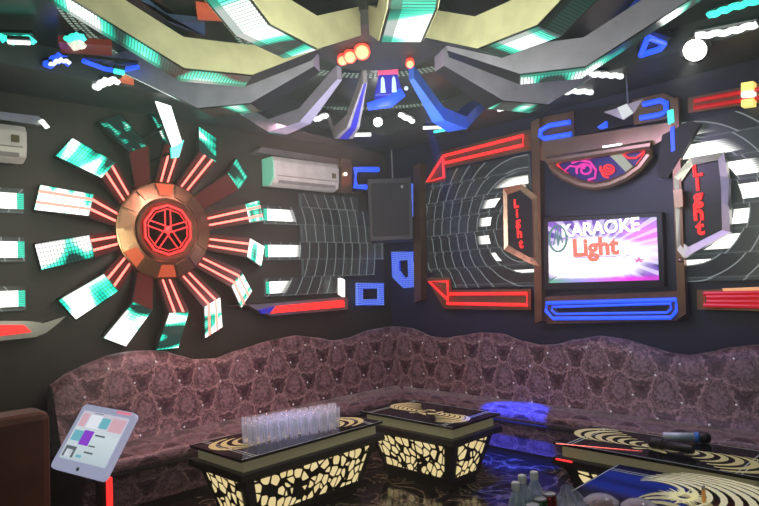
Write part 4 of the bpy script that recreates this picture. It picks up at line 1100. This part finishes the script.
pic(.50, .68, .56, .585, 's_dark', 'text_line'); pic(.48, .60, .40, .42, 's_dark', 'text_line'); pic(.46, .62, .30, .325, 's_dark', 'text_line'); pic(.35, .45, .22, .26, 's_teal', 'text_line'); pic(.30, .46, .88, .89, 's_dark', 'text_line')
MB().prism([tp(.66, .945, .002), tp(.92, .945, .002), tp(.92, .985, .002), tp(.66, .985, .002)], -tn*.001).build('red_status_light', emis('status_red', (.85, .25, .35), .8), tb)
MB().lathe([(.008, 0), (.008, .002), (.001, .002)], 12, Matrix.Translation(tp(.5, .07)) @ tn.to_track_quat('Z', 'Y').to_matrix().to_4x4()).build('button', K['grey_plastic'], tb)
back = tp(.55, .35, -.022); foot = Vector((ctr.x+.10, 2.60, 0))
MB().prism([tp(.42, .2, -.021), tp(.68, .2, -.021), tp(.68, .65, -.021), tp(.42, .65, -.021)], -tn*.05).build('hinge_box', K['black'], tb)
MB().box((.915, 2.635, .02), (.945, 2.67, .745)).build('post', K['black'], tb)
MB().box((.946, 2.62, .02), (.966, 2.64, .745)).build('red_post_reflection', K['red'], tb)  # red reflection on the post, built as a glowing bar
MB().lathe([(.17, 0), (.17, .012), (.05, .025), (.03, .03)], 28, Matrix.Translation(Vector((.935, 2.65, 0)))).build('round_foot', K['black'], tb)

# ================================================================== BROWN ARMCHAIR (left edge)
ch = thing('brown_armchair', 'brown leather armchair at the left edge, seen from behind', 'armchair', (.3, 3.6, 0))
MB().box((-.34, 3.20, .10), (.905, 3.42, .955)).build('backrest', K['brown'], ch, bevel=.035)
MB().box((-.33, 3.42, .10), (-.14, 3.95, .62)).build('armrest', K['brown'], ch, bevel=.03)
MB().box((.715, 3.42, .10), (.895, 3.95, .62)).build('armrest', K['brown'], ch, bevel=.03)
MB().box((-.14, 3.42, .10), (.715, 3.95, .42)).build('seat', K['brown'], ch, bevel=.03)
for x in (-.28, .82):
    for y in (3.26, 3.88):
        MB().box((x-.025, y-.025, 0), (x+.025, y+.025, .10)).build('foot', K['black'], ch)

# ================================================================== LIGHTING
def light(name, typ, loc, energy, col, aim=None, **k):
    l = bpy.data.lights.new(name, typ); l.energy = energy; l.color = col
    for a, v in k.items(): setattr(l, a, v)
    o = bpy.data.objects.new(name, l); COL.objects.link(o); o.location = loc
    if aim is not None:
        o.rotation_euler = (Vector(aim)-Vector(loc)).to_track_quat('-Z', 'Y').to_euler()
    return o
w = bpy.data.worlds.new('world'); scene.world = w; w.use_nodes = True
bg = w.node_tree.nodes['Background']; bg.inputs[0].default_value = (0, 0, 0, 1); bg.inputs[1].default_value = 0
wv = w.node_tree.nodes.new('ShaderNodeVolumeScatter'); wv.inputs['Density'].default_value = .019; wv.inputs['Anisotropy'].default_value = .78
wv.inputs['Color'].default_value = (.92, 1, .97, 1)
w.node_tree.links.new(wv.outputs[0], w.node_tree.nodes['World Output'].inputs['Volume'])
light('room_fill', 'AREA', (-.9, -.9, 2.4), 24, (.88, .95, .92), (3.5, 3.5, 1.2), size=2.2)
light('room_wash', 'AREA', (2.3, 2.3, 2.62), 9, (1, .96, .92), (2.3, 2.3, 0), size=1.6)
light('sofa_wash_left', 'AREA', (2.7, 3.5, 2.6), 34, (1, .58, .58), (2.6, 4.35, .4), size=.8)
light('sofa_wash_right', 'AREA', (3.6, 2.2, 2.55), 13, (.66, .48, 1), (4.7, 2.4, .6), size=.8)
light('wheel_glow', 'POINT', (2.35, 4.25, 2.0), 3, (1, .35, .28), shadow_soft_size=.35)
light('wheel_glow_low', 'POINT', (2.3, 4.6, 1.25), 1.5, (1, .3, .25), shadow_soft_size=.15)
light('green_fill', 'POINT', (1.4, 3.2, 2.4), 5, (.55, 1, .75), shadow_soft_size=.4)  # added lamp that tints the left side green
light('rosette_under', 'AREA', (1.6, 1.6, 1.9), 52, (.95, 1, .74), (2.4, 2.4, 3.1), size=1.2)  # added unseen lamp lighting the arms from below
light('rosette_far', 'AREA', (3.0, 3.0, 1.9), 20, (.85, .82, 1), (3.5, 3.5, 3.1), size=.9)
light('blue_beam', 'SPOT', (3.45, 3.0, 2.75), 3800, (.008, .045, 1), (4.24, 2.93, .38), spot_size=radians(15), spot_blend=.3, shadow_soft_size=.02)
light('blue_floor', 'SPOT', (3.3, 2.55, 2.5), 480, (.02, .045, 1), (3.78, 2.60, .0), spot_size=radians(18), spot_blend=.4, shadow_soft_size=.02)
light('blue_arm_light', 'SPOT', (3.2, 2.4, 2.0), 40, (.15, .35, 1), (3.75, 3.05, 2.8), spot_size=radians(30), spot_blend=.5)
light('tv_blue', 'AREA', (4.2, 2.4, 2.2), 2, (.45, .55, 1), (5, 2.4, 1.9), size=1.0)
light('seat_fill', 'SPOT', (2.3, 3.75, 2.7), 70, (1, .40, .46), (2.3, 4.42, .42), spot_size=radians(62), spot_blend=.8, shadow_soft_size=.2)  # added pink spot to brighten the left seat
light('glass_fill', 'SPOT', (2.7, 3.0, 2.5), 90, (.40, .45, 1), (2.4, 3.45, .5), spot_size=radians(15), spot_blend=.7, shadow_soft_size=.02)  # added bluish spot to brighten the glass cluster
light('spot_right', 'SPOT', SP+Vector((-.05, 0, -.05)), 40, (1, .97, .92), (3.2, 1.6, 0), spot_size=radians(70), spot_blend=.6)

scene.view_settings.view_transform = 'Standard'
scene.view_settings.look = 'None'
scene.view_settings.exposure = 0
scene.cycles.use_denoising = True
scene.cycles.max_bounces = 6
scene.cycles.sample_clamp_indirect = 4
